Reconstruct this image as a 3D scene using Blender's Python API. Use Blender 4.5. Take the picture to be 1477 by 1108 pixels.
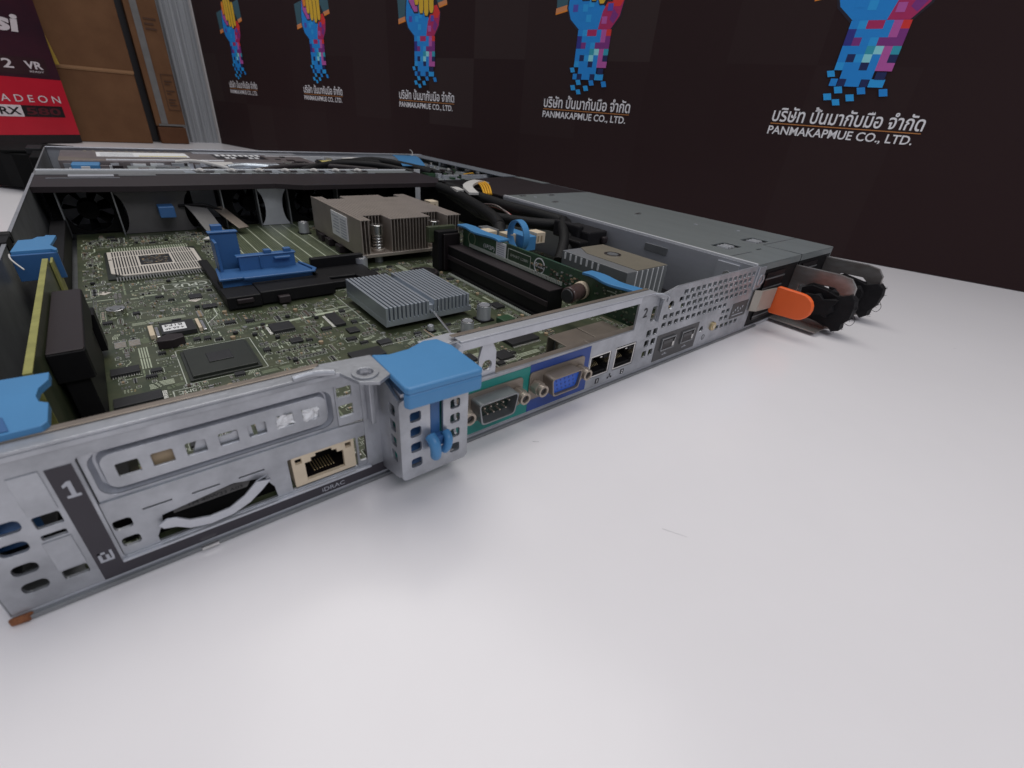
import bpy, bmesh, math, random
from mathutils import Vector, Matrix, geometry
C = bpy.context.scene
for o in list(bpy.data.objects): bpy.data.objects.remove(o)
S = 0.001                                   # the script is written in millimetres
# ---------------------------------------------------------------- camera
cd = bpy.data.cameras.new('camera'); cam = bpy.data.objects.new('camera', cd); C.collection.objects.link(cam)
cd.sensor_width = 36; cd.lens = 661.9/1477*36; cd.clip_start = 0.005; cd.clip_end = 50
rt, up, fw = Vector((.77903, -.62251, .07478)), Vector((.26503, .43505, .86052)), Vector((.56821, .65055, -.50390))
m = Matrix((rt, up, -fw)).transposed().to_4x4(); m.translation = Vector((42.444, -112.793, 106.357))*S
cd.dof.use_dof = True; cd.dof.focus_distance = .25; cd.dof.aperture_fstop = 22
cam.matrix_world = m; C.camera = cam
C.render.resolution_x = 1024; C.render.resolution_y = 768
# ---------------------------------------------------------------- light
W = bpy.data.worlds.new('World'); C.world = W; W.use_nodes = True
W.node_tree.nodes['Background'].inputs[0].default_value = (.86, .88, 1, 1)
W.node_tree.nodes['Background'].inputs[1].default_value = .27
def area(name, loc, to, sx, sy, power, col=(1, .97, .93)):
    l = bpy.data.lights.new(name, 'AREA'); l.shape = 'RECTANGLE'; l.size = sx; l.size_y = sy; l.energy = power; l.color = col
    o = bpy.data.objects.new(name, l); C.collection.objects.link(o); o.location = loc
    o.rotation_euler = (Vector(to)-Vector(loc)).to_track_quat('-Z', 'Y').to_euler(); return o
area('ceiling_lamp', (.60, .62, 1.9), (.35, .15, 0), 1.6, 1.6, 29)
area('ceiling_lamp', (.30, -1.35, 1.6), (.2, 0, 0), 1.4, .6, 12, (.93, .95, 1))
C.view_settings.view_transform = 'Standard'; C.view_settings.look = 'None'; C.view_settings.exposure = 0; C.view_settings.gamma = 1
# ---------------------------------------------------------------- materials
MT = {}
def mat(name, col, rough=.5, metal=0., spec=.5, noise=0., nscale=60., bump=0., bscale=400., col2=None, coat=0., rvar=0., trans=0.):
    m = bpy.data.materials.new(name); m.use_nodes = True; N = m.node_tree.nodes; L = m.node_tree.links
    b = N['Principled BSDF']; b.inputs['Base Color'].default_value = (*col, 1); b.inputs['Roughness'].default_value = rough
    b.inputs['Metallic'].default_value = metal; b.inputs['Specular IOR Level'].default_value = spec
    if coat: b.inputs['Coat Weight'].default_value = coat; b.inputs['Coat Roughness'].default_value = .15
    if trans: b.inputs['Transmission Weight'].default_value = trans
    tc = N.new('ShaderNodeTexCoord')
    if noise or col2:
        n = N.new('ShaderNodeTexNoise'); n.inputs['Scale'].default_value = nscale; n.inputs['Detail'].default_value = 5; n.inputs['Roughness'].default_value = .6
        L.new(tc.outputs['Object'], n.inputs['Vector'])
        mx = N.new('ShaderNodeMix'); mx.data_type = 'RGBA'
        r = N.new('ShaderNodeMapRange'); r.inputs[1].default_value = .35; r.inputs[2].default_value = .65
        L.new(n.outputs['Fac'], r.inputs[0]); L.new(r.outputs[0], mx.inputs[0])
        c2 = col2 or tuple(c*(1-noise) for c in col)
        mx.inputs[6].default_value = (*col, 1); mx.inputs[7].default_value = (*c2, 1)
        L.new(mx.outputs[2], b.inputs['Base Color'])
        if rvar:
            r2 = N.new('ShaderNodeMapRange'); r2.inputs[3].default_value = rough-rvar; r2.inputs[4].default_value = rough+rvar
            L.new(n.outputs['Fac'], r2.inputs[0]); L.new(r2.outputs[0], b.inputs['Roughness'])
    if bump:
        n2 = N.new('ShaderNodeTexNoise'); n2.inputs['Scale'].default_value = bscale; n2.inputs['Detail'].default_value = 3
        L.new(tc.outputs['Object'], n2.inputs['Vector'])
        bp = N.new('ShaderNodeBump'); bp.inputs['Strength'].default_value = bump; bp.inputs['Distance'].default_value = .0005
        L.new(n2.outputs['Fac'], bp.inputs['Height']); L.new(bp.outputs[0], b.inputs['Normal'])
    MT[name] = m; return m
mat('steel', (.60, .615, .66), .42, .62, noise=.13, nscale=90, bump=.12, bscale=900, rvar=.08)
mat('steel_rear', (.49, .505, .54), .40, .62, noise=.32, nscale=60, bump=.22, bscale=600, rvar=.14)
mat('steel_dark', (.30, .31, .32), .45, .7, noise=.25, nscale=60, rvar=.1)
mat('steel_cover', (.27, .295, .295), .45, .45, noise=.14, nscale=40, bump=.06, bscale=300, rvar=.1)
mat('shiny', (.78, .77, .75), .22, 1., noise=.2, nscale=200)
mat('handle_metal', (.46, .46, .45), .22, .7, col2=(.30, .26, .24), nscale=45, bump=.3, bscale=70)
mat('nickel', (.48, .42, .37), .45, .75, noise=.12, nscale=60)
mat('alu', (.50, .545, .60), .40, .75, noise=.08, nscale=80)
mat('brown_steel', (.30, .255, .215), .42, .6, noise=.2, nscale=80)
mat('blue', (.070, .25, .50), .42, 0, .5, noise=.06, nscale=50, bump=.1)
mat('blue_dark', (.042, .135, .33), .42, 0, .5, noise=.08, nscale=50)
mat('black', (.009, .0085, .0095), .5, 0, .22, noise=.2, nscale=100)
mat('black_soft', (.013, .012, .014), .7, 0, .25, noise=.3, nscale=200, bump=.5, bscale=700)
mat('sleeve', (.009, .009, .0095), .55, 0, .28, noise=.4, nscale=500, bump=.8, bscale=1500)
mat('dark_box', (.028, .021, .023), .5, 0, .3, noise=.1, nscale=60)
mat('chip', (.022, .022, .024), .42, 0, .5, noise=.15, nscale=300)
mat('chip_green', (.026, .030, .024), .38, 0, .5, noise=.15, nscale=200)
mat('pcb', (.040, .054, .027), .42, 0, .5, col2=(.075, .082, .044), nscale=110, bump=.1, coat=.2)
mat('pcb_mid', (.030, .085, .040), .38, 0, .5, col2=(.030, .050, .026), nscale=60, coat=.3)
mat('pcb_edge', (.34, .33, .10), .6, 0, .4, noise=.25, nscale=150)
mat('trace', (.50, .55, .41), .5, 0, .5, noise=.25, nscale=200)
mat('trace_dim', (.22, .26, .165), .45, .1, .5, noise=.25, nscale=200)
mat('silk', (.50, .53, .46), .6)
mat('solder', (.70, .70, .66), .28, .85, noise=.2, nscale=900)
mat('gold', (.62, .50, .28), .35, .8)
mat('tan', (.36, .27, .17), .5)
mat('smd_brown', (.10, .075, .055), .5, noise=.3, nscale=900)
mat('cream', (.72, .60, .44), .5, noise=.1, nscale=200)
mat('cpu_cream', (.64, .59, .52), .5, noise=.08, nscale=200)
mat('white_paper', (.78, .78, .78), .6)
mat('black_print', (.016, .015, .018), .5)
mat('grey_print', (.45, .46, .50), .5)
mat('label_black', (.035, .030, .040), .42, noise=.1, nscale=100)
mat('usb_label', (.060, .058, .060), .42)
mat('teal', (.012, .23, .20), .4, noise=.06)
mat('navy', (.020, .060, .27), .4, noise=.06)
mat('vga_blue', (.020, .10, .50), .4)
mat('serial_green', (.012, .028, .020), .4)
mat('orange', (.95, .15, .03), .38, 0, .5, noise=.04, bump=.08)
mat('cable_white', (.62, .60, .57), .5)
mat('yellow', (.80, .42, .03), .5)
mat('red', (.5, .02, .02), .5)
mat('shrink_brown', (.085, .055, .050), .25, 0, .6, noise=.25, nscale=200)
mat('foil', (.85, .85, .86), .5, .1, noise=.1, nscale=500)
mat('rubber', (.02, .02, .02), .8)
mat('table', (.82, .795, .81), .22, 0, .30, noise=.035, nscale=9, bump=.04, bscale=60, rvar=.05)
mat('table_edge', (.45, .43, .42), .5)
mat('mark', (.38, .36, .38), .5)
mat('card', (.165, .082, .040), .85, 0, .2, col2=(.13, .062, .030), nscale=18, bump=.2, bscale=200)
mat('card_dark', (.12, .052, .026), .85, 0, .2, noise=.2, nscale=30)
mat('card_print', (.07, .03, .015), .8)
mat('tape', (.27, .14, .06), .35)
mat('grey_tape', (.16, .155, .15), .5, noise=.2)
mat('gpu_dark', (.050, .012, .022), .35, 0, .5, col2=(.028, .010, .018), nscale=14)
mat('gpu_red', (.50, .012, .030), .32, 0, .5, noise=.12, nscale=10)
mat('gpu_black', (.010, .007, .008), .35)
mat('gpu_badge', (.035, .012, .016), .4)
mat('gpu_text', (.62, .56, .58), .4)
mat('yellow_card', (.45, .29, .035), .5)
mat('fabric_grey', (.40, .41, .43), .8, 0, .2, noise=.25, nscale=30)
mat('banner_edge', (.50, .48, .47), .6)
mat('text_white', (.88, .86, .87), .5)
mat('text_line', (.55, .22, .06), .5)
mat('cage', (.26, .225, .225), .38, .5, noise=.2, nscale=80)
mat('gpu_dim', (.09, .010, .016), .4)
mat('duct_dark', (.12, .115, .115), .5, .3, noise=.2)
mat('pale_yellow', (.62, .52, .16), .6)
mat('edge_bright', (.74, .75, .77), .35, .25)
mat('block_top_lit', (.22, .195, .15), .5, .2, noise=.1)
mat('block_top_lit2', (.42, .38, .33), .4, .3, noise=.15)
mat('block_grey', (.30, .31, .32), .4, .5, noise=.1)
mat('nut', (.42, .36, .30), .38, .6, noise=.1)
mat('fan_black', (.004, .004, .004), .7, 0, .1)  # deeper, duller black that puts the shade inside openings into the colour
def streaks(name, sc):                       # stretch the noise of a material along one axis
    m = MT[name]; N = m.node_tree.nodes; L = m.node_tree.links
    tc = [n for n in N if n.type == 'TEX_COORD'][0]
    for n in [n for n in N if n.type == 'TEX_NOISE'][:1]:
        mp = N.new('ShaderNodeMapping'); mp.inputs['Scale'].default_value = sc
        L.new(tc.outputs['Object'], mp.inputs['Vector']); L.new(mp.outputs[0], n.inputs['Vector'])
streaks('fabric_grey', (3, 3, .08)); streaks('handle_metal', (1, 1, 3)); streaks('steel', (1, .25, 1)); streaks('steel_cover', (1, .2, 1))
# banner: dark vinyl printed with faint large squares
m = mat('banner', (.021, .0145, .016), .6, 0, .10); N = m.node_tree.nodes; L = m.node_tree.links
tc = [n for n in N if n.type == 'TEX_COORD'][0]; b = N['Principled BSDF']
mp = N.new('ShaderNodeMapping'); mp.inputs['Rotation'].default_value = (0, 0, -math.atan2(.95533, -.29554)); mp.inputs['Scale'].default_value = (1/.085, 1/.085, 1/.085)
L.new(tc.outputs['Object'], mp.inputs[0]); sp = N.new('ShaderNodeSeparateXYZ'); L.new(mp.outputs[0], sp.inputs[0])
cb = N.new('ShaderNodeCombineXYZ')
for i, k in ((0, 0), (2, 2)):
    f = N.new('ShaderNodeMath'); f.operation = 'FLOOR'; L.new(sp.outputs[i], f.inputs[0]); L.new(f.outputs[0], cb.inputs[k])
wn = N.new('ShaderNodeTexWhiteNoise'); L.new(cb.outputs[0], wn.inputs['Vector'])
pw = N.new('ShaderNodeMath'); pw.operation = 'POWER'; pw.inputs[1].default_value = 4; L.new(wn.outputs['Value'], pw.inputs[0])
mx = N.new('ShaderNodeMix'); mx.data_type = 'RGBA'; mx.inputs[6].default_value = (.034, .0185, .019, 1); mx.inputs[7].default_value = (.050, .033, .032, 1)
L.new(pw.outputs[0], mx.inputs[0]); L.new(mx.outputs[2], b.inputs['Base Color'])
PRINT = {'B': (.010, .26, .72), 'b': (.02, .36, .80), 'n': (.008, .018, .10), 'N': (.03, .03, .25), 'P': (.22, .03, .22), 'p': (.50, .10, .38), 'm': (.45, .02, .12),
         'c': (.30, .75, .80), 't': (.03, .36, .48), 'r': (.75, .035, .03), 'o': (.85, .26, .02), 'y': (.78, .48, .03), 'g': (.045, .12, .15), 'a': (.72, .27, .10), 'k': (.012, .008, .02), 'v': (.09, .08, .45)}
for k, c in PRINT.items(): mat('print_'+k, tuple(min(.95, x*1.1) for x in c), .5)
# ---------------------------------------------------------------- mesh helpers
class MB:
    def __init__(s, M=None): s.v = []; s.f = []; s.m = []; s.cur = 'steel'; s.M = M
    def mat(s, n): s.cur = n; return s
    def add(s, vs, fs, mname=None):
        k = len(s.v); s.v += [tuple(x) for x in vs]
        for f in fs: s.f.append([i+k for i in f]); s.m.append(mname or s.cur)
        return s
    def box(s, x0, x1, y0, y1, z0, z1, mn=None, M=None):
        vs = [Vector((x, y, z)) for x in (x0, x1) for y in (y0, y1) for z in (z0, z1)]
        if M: vs = [M @ v for v in vs]
        return s.add(vs, [(0, 1, 3, 2), (4, 6, 7, 5), (0, 4, 5, 1), (2, 3, 7, 6), (0, 2, 6, 4), (1, 5, 7, 3)], mn)
    def frame(s, c, hx, hy, hz, ax, ay, az, mn=None):     # oriented box
        c = Vector(c); ax, ay, az = (Vector(a).normalized() for a in (ax, ay, az))
        vs = [c+ax*a*hx+ay*b_*hy+az*d*hz for a in (-1, 1) for b_ in (-1, 1) for d in (-1, 1)]
        return s.add(vs, [(0, 1, 3, 2), (4, 6, 7, 5), (0, 4, 5, 1), (2, 3, 7, 6), (0, 2, 6, 4), (1, 5, 7, 3)], mn)
    def cyl(s, p, q, r, n=20, r2=None, mn=None, caps=True):
        p, q = Vector(p), Vector(q); d = (q-p).normalized(); a = d.orthogonal().normalized(); b_ = d.cross(a); r2 = r if r2 is None else r2
        vs = [p+(a*math.cos(t)+b_*math.sin(t))*r for t in [2*math.pi*i/n for i in range(n)]] + [q+(a*math.cos(t)+b_*math.sin(t))*r2 for t in [2*math.pi*i/n for i in range(n)]]
        fs = [(i, (i+1) % n, n+(i+1) % n, n+i) for i in range(n)]
        if caps: fs += [tuple(range(n))[::-1], tuple(range(n, 2*n))]
        return s.add(vs, fs, mn)
    def ring(s, p, q, r, ri, n=20, mn=None):
        p, q = Vector(p), Vector(q); d = (q-p).normalized(); a = d.orthogonal().normalized(); b_ = d.cross(a)
        vs = []
        for c, rr in ((p, r), (q, r), (q, ri), (p, ri)):
            vs += [c+(a*math.cos(t)+b_*math.sin(t))*rr for t in [2*math.pi*i/n for i in range(n)]]
        fs = [(j*n+i, j*n+(i+1) % n, ((j+1) % 4)*n+(i+1) % n, ((j+1) % 4)*n+i) for j in range(4) for i in range(n)]
        return s.add(vs, fs, mn)
    def quad(s, a, b_, c, d, mn=None): return s.add([a, b_, c, d], [(0, 1, 2, 3)], mn)
    def prism(s, pts, axis, a, b_, mn=None):             # polygon pts (2D) extruded along axis between a and b_
        def P(u, v, w): return {0: (w, u, v), 1: (u, w, v), 2: (u, v, w)}[axis]
        n = len(pts); vs = [P(u, v, a) for u, v in pts]+[P(u, v, b_) for u, v in pts]
        fs = [tuple(range(n)), tuple(range(n, 2*n))[::-1]]+[(i, (i+1) % n, n+(i+1) % n, n+i) for i in range(n)]
        return s.add(vs, fs, mn)
    def tube(s, pts, r, n=10, mn=None, closed=False, flat=None, up=(0, 0, 1), smooth=True):
        P = [Vector(p) for p in pts]
        if smooth and len(P) > 2 and not closed:
            Q = []
            for i in range(len(P)-1):
                p0, p1, p2, p3 = P[max(i-1, 0)], P[i], P[i+1], P[min(i+2, len(P)-1)]
                for k in range(6):
                    t = k/6; Q.append(.5*((2*p1)+(p2-p0)*t+(2*p0-5*p1+4*p2-p3)*t*t+(3*p1-p0-3*p2+p3)*t**3))
            P = Q+[P[-1]]
        K = len(P); vs = []; prev = None
        for i in range(K):
            d = (P[(i+1) % K]-P[i-1]) if closed else (P[min(i+1, K-1)]-P[max(i-1, 0)])
            d.normalize()
            if flat: a = d.cross(Vector(up)).normalized()
            else:
                a = (prev-d*prev.dot(d)).normalized() if prev else d.orthogonal().normalized()
            prev = a; b_ = d.cross(a)
            rr = r(i/(K-1)) if callable(r) else r
            for j in range(n):
                t = 2*math.pi*(j+.5)/n
                cx, cy = math.cos(t), math.sin(t)
                if flat: cx, cy = (1 if cx > 0 else -1)*flat/2/max(rr, 1e-9), (1 if cy > 0 else -1)
                vs.append(P[i]+a*cx*rr+b_*cy*rr)
        fs = [(i*n+j, i*n+(j+1) % n, ((i+1) % K)*n+(j+1) % n, ((i+1) % K)*n+j) for i in range(K if closed else K-1) for j in range(n)]
        if not closed: fs += [tuple(range(n))[::-1], tuple((K-1)*n+j for j in range(n))]
        return s.add(vs, fs, mn)
    def mesh_of(s, other, M=None):
        k = len(s.v); s.v += [tuple((M @ Vector(v)) if M else v) for v in other.v]
        for f, mm in zip(other.f, other.m): s.f.append([i+k for i in f]); s.m.append(mm)
        return s
    def build(s, name, parent=None, bev=0, smooth=False, label=None, kind=None, seg=2):
        V = [Vector(v)*S for v in s.v]
        if s.M: V = [s.M @ v for v in V]
        lo = Vector([min(v[i] for v in V) for i in range(3)]); hi = Vector([max(v[i] for v in V) for i in range(3)])
        c = (lo+hi)/2; c.z = lo.z
        me = bpy.data.meshes.new(name); me.from_pydata([v-c for v in V], [], s.f)
        names = []
        for n in s.m:
            if n not in names: names.append(n)
        for n in names: me.materials.append(MT[n])
        me.polygons.foreach_set('material_index', [names.index(n) for n in s.m])
        bm = bmesh.new(); bm.from_mesh(me); bmesh.ops.recalc_face_normals(bm, faces=bm.faces); bm.to_mesh(me); bm.free()
        if smooth:
            me.polygons.foreach_set('use_smooth', [True]*len(me.polygons))
            me.set_sharp_from_angle(angle=math.radians(40))
        me.update()
        o = bpy.data.objects.new(name, me); C.collection.objects.link(o)
        if parent: o.parent = parent; o.location = c-WL[parent]
        else: o.location = c
        WL[o] = c
        if bev:
            md = o.modifiers.new('bevel', 'BEVEL'); md.width = bev*S; md.segments = seg; md.limit_method = 'ANGLE'; md.angle_limit = math.radians(40); md.harden_normals = False
        if label: o['label'] = label
        if kind: o['kind'] = kind
        return o
WL = {}
def thing(name, label, cat, loc, group=None):
    o = bpy.data.objects.new(name, None); C.collection.objects.link(o); o.location = Vector(loc)*S; WL[o] = Vector(loc)*S
    o.empty_display_size = .02; o['label'] = label; o['category'] = cat
    if group: o['group'] = group
    return o
def tag(o, label, cat, group=None):
    o['label'] = label; o['category'] = cat
    if group: o['group'] = group
    return o
def rrect(u0, u1, v0, v1, r=1., n=4):
    out = []
    for cx, cy, a0 in ((u1-r, v1-r, 0), (u0+r, v1-r, 90), (u0+r, v0+r, 180), (u1-r, v0+r, 270)):
        for k in range(n+1):
            a = math.radians(a0+90*k/n); out.append((cx+r*math.cos(a), cy+r*math.sin(a)))
    return out
def circ(cx, cy, r, n=14): return [(cx+r*math.cos(2*math.pi*k/n), cy+r*math.sin(2*math.pi*k/n)) for k in range(n)]
def plate(mb, outer, holes, axis, a, b_, mn=None):       # sheet with holes, through a filled 2D curve
    cu = bpy.data.curves.new('c', 'CURVE'); cu.dimensions = '2D'; cu.fill_mode = 'BOTH'; cu.extrude = abs(b_-a)/2; cu.bevel_depth = 0
    for poly in [outer]+list(holes):
        sp = cu.splines.new('POLY'); sp.points.add(len(poly)-1); sp.use_cyclic_u = True
        for p, (u, v) in zip(sp.points, poly): p.co = (u, v, 0, 1)
    o = bpy.data.objects.new('c', cu); C.collection.objects.link(o)
    me = bpy.data.meshes.new_from_object(o); mid = (a+b_)/2
    vs = [{0: (v.co.z+mid, v.co.x, v.co.y), 1: (v.co.x, v.co.z+mid, v.co.y), 2: (v.co.x, v.co.y, v.co.z+mid)}[axis] for v in me.vertices]
    bm = bmesh.new(); bm.from_mesh(me); bm.free()
    # weld duplicates
    key = {}; idx = []; uv = []
    for v in vs:
        k = tuple(round(c, 3) for c in v)
        if k not in key: key[k] = len(uv); uv.append(v)
        idx.append(key[k])
    fs = []
    for p in me.polygons:
        f = [idx[i] for i in p.vertices]; g = [x for i, x in enumerate(f) if x != f[i-1]]
        if len(set(g)) >= 3: fs.append(g)
    mb.add(uv, fs, mn)
    bpy.data.objects.remove(o); bpy.data.meshes.remove(me); bpy.data.curves.remove(cu)
    return mb
def text(mb, body, org, U, V, width=None, height=None, mn='silk', t=.05, bold=0., center=False, shear=0.):
    """flat lettering: org = lower left corner, U/V = directions of writing and of height; size in mm"""
    cu = bpy.data.curves.new('t', 'FONT'); cu.body = body; cu.size = 1; cu.resolution_u = 3; cu.offset = bold; cu.shear = shear
    o = bpy.data.objects.new('t', cu); C.collection.objects.link(o); dg = bpy.context.evaluated_depsgraph_get(); dg.update()
    me = bpy.data.meshes.new_from_object(o.evaluated_get(dg))
    if len(me.vertices):
        xs = [v.co.x for v in me.vertices]; ys = [v.co.y for v in me.vertices]
        w = max(xs)-min(xs); h = max(ys)-min(ys)
        sx = (width/w) if width else height/h; sy = (height/h) if height else sx
        U = Vector(U).normalized(); V = Vector(V).normalized(); Nn = U.cross(V); org = Vector(org)-(U*w*sx/2 if center else U*0)
        vs = [org+U*(v.co.x-min(xs))*sx+V*(v.co.y-min(ys))*sy+Nn*t for v in me.vertices]
        mb.add(vs, [tuple(p.vertices) for p in me.polygons], mn)
    bpy.data.objects.remove(o); bpy.data.meshes.remove(me); bpy.data.curves.remove(cu)
    return mb
rnd = random.Random(7)
# ================================================================ the setting
floor = MB(); floor.box(-3000, 3000, -2500, 4500, -760, -740, 'table_edge'); f = floor.build('floor', kind='structure')
BO = Vector((645.17, 17.66, 0)); BD = Vector((-.29554, .95533, 0)); BN = Vector((-.95533, -.29554, 0))   # foot of the banner, its run, its face
tb = thing('table', 'glossy white table top under the opened server', 'table', (100, 400, -740))
e0 = BO-BD*900+Vector((60, 0, 0)); e1 = BO+BD*1700+Vector((60, 0, 0))
mb = MB(); mb.prism([(-800, -900), (e0.x, -900), (e0.x, e0.y), (e1.x, e1.y), (-800, e1.y)], 2, -28, 0, 'table'); mb.build('table_top', tb, bev=2)
for x, y in ((-740, -820), (720, -820), (-740, 1700), (180, 1700)):
    mb = MB(); mb.box(x-25, x+25, y-25, y+25, -740, -29, 'steel_dark'); mb.build('leg', tb, bev=2)
for x0, y0, x1, y1, w in ((147.2, -69, 150.8, -75.4, .25), (142, -13.6, 144, -15, .5), (432, -88, 434.5, -89.2, .45)):
    mb = MB(); d = Vector((x1-x0, y1-y0, 0)); n = Vector((-d.y, d.x, 0)).normalized()*w/2
    mb.quad(Vector((x0, y0, .03))-n*.3, Vector((x1, y1, .03))-n*.5, Vector((x1, y1, .03))+n*.3, Vector((x0, y0, .03))+n, 'mark'); mb.build('scuff_mark', tb)
# ================================================================ banner
bn = thing('banner', 'dark printed backdrop banner with a row of five hand logos behind the server', 'banner', tuple(BO+BD*700+Vector((0, 0, 0))))
BM = Matrix(((-BD.x, -BN.x, 0, BO.x*S), (-BD.y, -BN.y, 0, BO.y*S), (0, 0, 1, 0), (0, 0, 0, 1)))   # local: x = to the right along the banner (0 at BO), y = behind, z = up
mb = MB(BM); mb.box(-1272, 700, 0, 6, .5, 900, 'banner'); mb.build('sheet', bn)
mb = MB(BM); mb.box(-1280, -1272.5, -3, 9, .5, 903, 'banner_edge'); mb.build('edge_trim', bn)
cells = ["BbmmBpr", "NBBBBpP", "NPBbPPP", "BBBtcpt", "BkbcBpk", "bBBkBpp"]
for k in range(5):
    ks, kw, kz, kb = ((77, 1, 1, 110.9), (360.5, .94, .985, 108.4), (633.5, .885, .965, 105.6), (883.5, .84, .95, 103.6), (1138.6, .78, .915, 103.0))[k]
    c0 = 0; e = [0]
    LM = BM @ Matrix(((kw, 0, 0, -ks*S), (0, 1, 0, 0), (0, 0, kz, (kb-110.7*kz)*S), (0, 0, 0, 1)))
    mb = MB(LM)
    def poly(pts, col, lift=0.):
        e[0] += 1; y = -.1-.012*e[0]
        mb.add([(c0+u, y, v) for u, v in pts], [tuple(range(len(pts)))], 'print_'+col)
    poly([(-58, 226), (48, 246), (46, 276), (-60, 256)], 'g')
    poly([(-59, 221), (49, 242), (48, 246.5), (-59, 226)], 'a'); poly([(-59, 219.6), (49, 240.5), (49, 242), (-59, 221)], 'o')
    poly([(-37, 262), (-42, 240), (-43, 226), (-38, 214), (-24, 203), (22, 203), (33, 216), (36, 232), (30, 242), (24, 252), (-10, 262)], 'k')
    poly([(-36, 260), (-40, 240), (-41, 226), (-36, 215), (-22, 204.5), (21, 204.5), (10, 226), (-4, 240), (-16, 258)], 'B')
    poly([(4, 204.5), (21, 204.5), (31, 217), (34, 232), (28, 241), (16, 236), (8, 222)], 'm')
    poly([(10, 226), (20, 240), (28, 241), (34, 232), (30, 226)], 'r'); poly([(18, 214), (24, 210), (29, 218), (22, 224)], 'P')
    for (u, v, cc) in ((-34, 222, 'v'), (-28, 230, 'B'), (-20, 222, 'b'), (-14, 212, 'b'), (-30, 238, 'v'), (-12, 226, 'b'), (-24, 214, 'B'), (8, 210, 'p'), (14, 222, 'v')):
        poly([(u, v), (u+7, v), (u+7, v+7), (u, v+7)], cc)
    poly([(-34, 262), (-34, 246), (-22, 232), (-12, 232), (-14, 246), (-22, 262)], 'k'); poly([(-33, 262), (-33, 247), (-22, 234), (-14, 234), (-16, 246), (-23, 262)], 'p')
    for i, (u, v0, v1, cc) in enumerate(((-26, 252, 274, 'o'), (-16, 242, 279, 'y'), (-6, 232, 280, 'y'), (5, 229, 277, 'y'), (16, 232, 272, 'y'))):
        poly([(u-5.6, v0+4), (u-3, v0-1.5), (u+3, v0-1.5), (u+5.6, v0+4), (u+5.6, v1-3), (u+3, v1+1), (u-3, v1+1), (u-5.6, v1-3)], 'k')
        poly([(u-4.7, v0+4), (u-2.5, v0), (u+2.5, v0), (u+4.7, v0+4), (u+4.7, v1-4), (u+2.5, v1), (u-2.5, v1), (u-4.7, v1-4)], cc)
    w = 6.6
    for r, row in enumerate(cells):
        for q, ch in enumerate(row):
            if ch == ' ': continue
            sh = 0
            poly([(-23+q*w+sh, 204.6-(r+1)*6.3), (-23+(q+1)*w+sh, 204.6-(r+1)*6.3), (-23+(q+1)*w+sh, 204.6-r*6.3), (-23+q*w+sh, 204.6-r*6.3)], ch if ch != 'k' else 'n')
    for (u, v, wd, ht, cc) in ((-16, 160, 26, 7, 'B'), (-27.5, 161, 6, 5.5, 'b'), (-23, 154, 6, 6, 'B'), (-10, 154, 12, 6.3, 'B'), (9, 154, 12, 6.3, 'b'), (-17, 148, 6.5, 6, 'b'), (2, 148, 6.5, 6, 'B'), (20, 147, 6.5, 6.3, 'B'),
                               (-24, 142, 6.5, 6, 'b'), (-5, 142, 6.5, 6, 'b'), (-15, 138, 6, 5.6, 'b'), (-23+6.5, 154, 6.5, 6, 'n'), (2.5, 154, 6, 6, 'n'), (12, 160, 8, 6, 'n')):
        t = 1.2 if v < 150 or u in (-27.5,) else 0
        poly([(u+t, v), (u+wd+t, v+t*.5), (u+wd-t, v+ht), (u-t, v+ht-t*.5)], cc)
    mb.build('hand_print', bn, label='printed hand with coloured forearm breaking into blue squares')
    mb = MB(LM); X = (1, 0, 0); Z = (0, 0, 1)
    text(mb, 'บริษัท ปั้นมากับมือ จำกัด', (c0-64, -.25, 121.4), X, Z, width=129, height=14.5, mn='text_white', bold=.014, t=.1)
    mb.box(c0-64, c0+65, -.35, -.15, 119.2, 120.0, 'text_line')
    text(mb, 'PANMAKAPMUE CO., LTD.', (c0-64.5, -.25, 108.6), X, Z, width=126, height=8.9, mn='text_white', bold=.014, t=.1)
    mb.build('company_name', bn)
# ================================================================ things behind, at the left
GD = Vector((.8684, .4958, 0)); GO = Vector((17.4, 1151, 0)); GN = Vector((.4958, -.8684, 0))
GM = Matrix(((GD.x, -GN.x, 0, GO.x*S), (GD.y, -GN.y, 0, GO.y*S), (0, 0, 1, 0), (0, 0, 0, 1)))
gb = thing('graphics_card_box', 'dark red and black graphics card box standing on the table beside the brown cartons', 'box', tuple(GO-GD*150-GN*45))
mb = MB(GM)
mb.box(-320, 8, 0, 95, 1, 250, 'gpu_dark'); mb.build('carton', gb, bev=1)
mb = MB(GM); mb.box(-319, 7.2, -.8, .05, 14.5, 99.5, 'gpu_red'); mb.build('red_panel', gb)
mb = MB(GM); mb.box(-319, 7.2, -.9, .05, 1.5, 14.3, 'gpu_black'); mb.build('black_band', gb)
mb = MB(GM); mb.box(-180, -7, -.7, .05, 104, 129, 'gpu_badge'); text(mb, 'X12', (-106, -.8, 112), (1, 0, 0), (0, 0, 1), width=52, height=13, mn='gpu_text', bold=.02, t=.2)
text(mb, 'VR', (-38, -.8, 113), (1, 0, 0), (0, 0, 1), width=25, height=11, mn='gpu_text', bold=.03, t=.2)
text(mb, 'READY', (-34, -.8, 108), (1, 0, 0), (0, 0, 1), width=20, height=2.8, mn='gpu_text', t=.2)
mb.build('badge_strip', gb)
mb = MB(GM); text(mb, 'msi', (-100, -.5, 163), (1, 0, 0), (0, 0, 1), width=76, height=24, mn='gpu_text', bold=.04, t=.2, shear=.15); mb.build('brand_lettering', gb); mb = MB(GM)
text(mb, 'R A D E O N', (-104, -1.0, 64), (1, 0, 0), (0, 0, 1), width=99, height=10.5, mn='gpu_text', bold=.004, t=.2); mb.build('lettering', gb)
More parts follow.
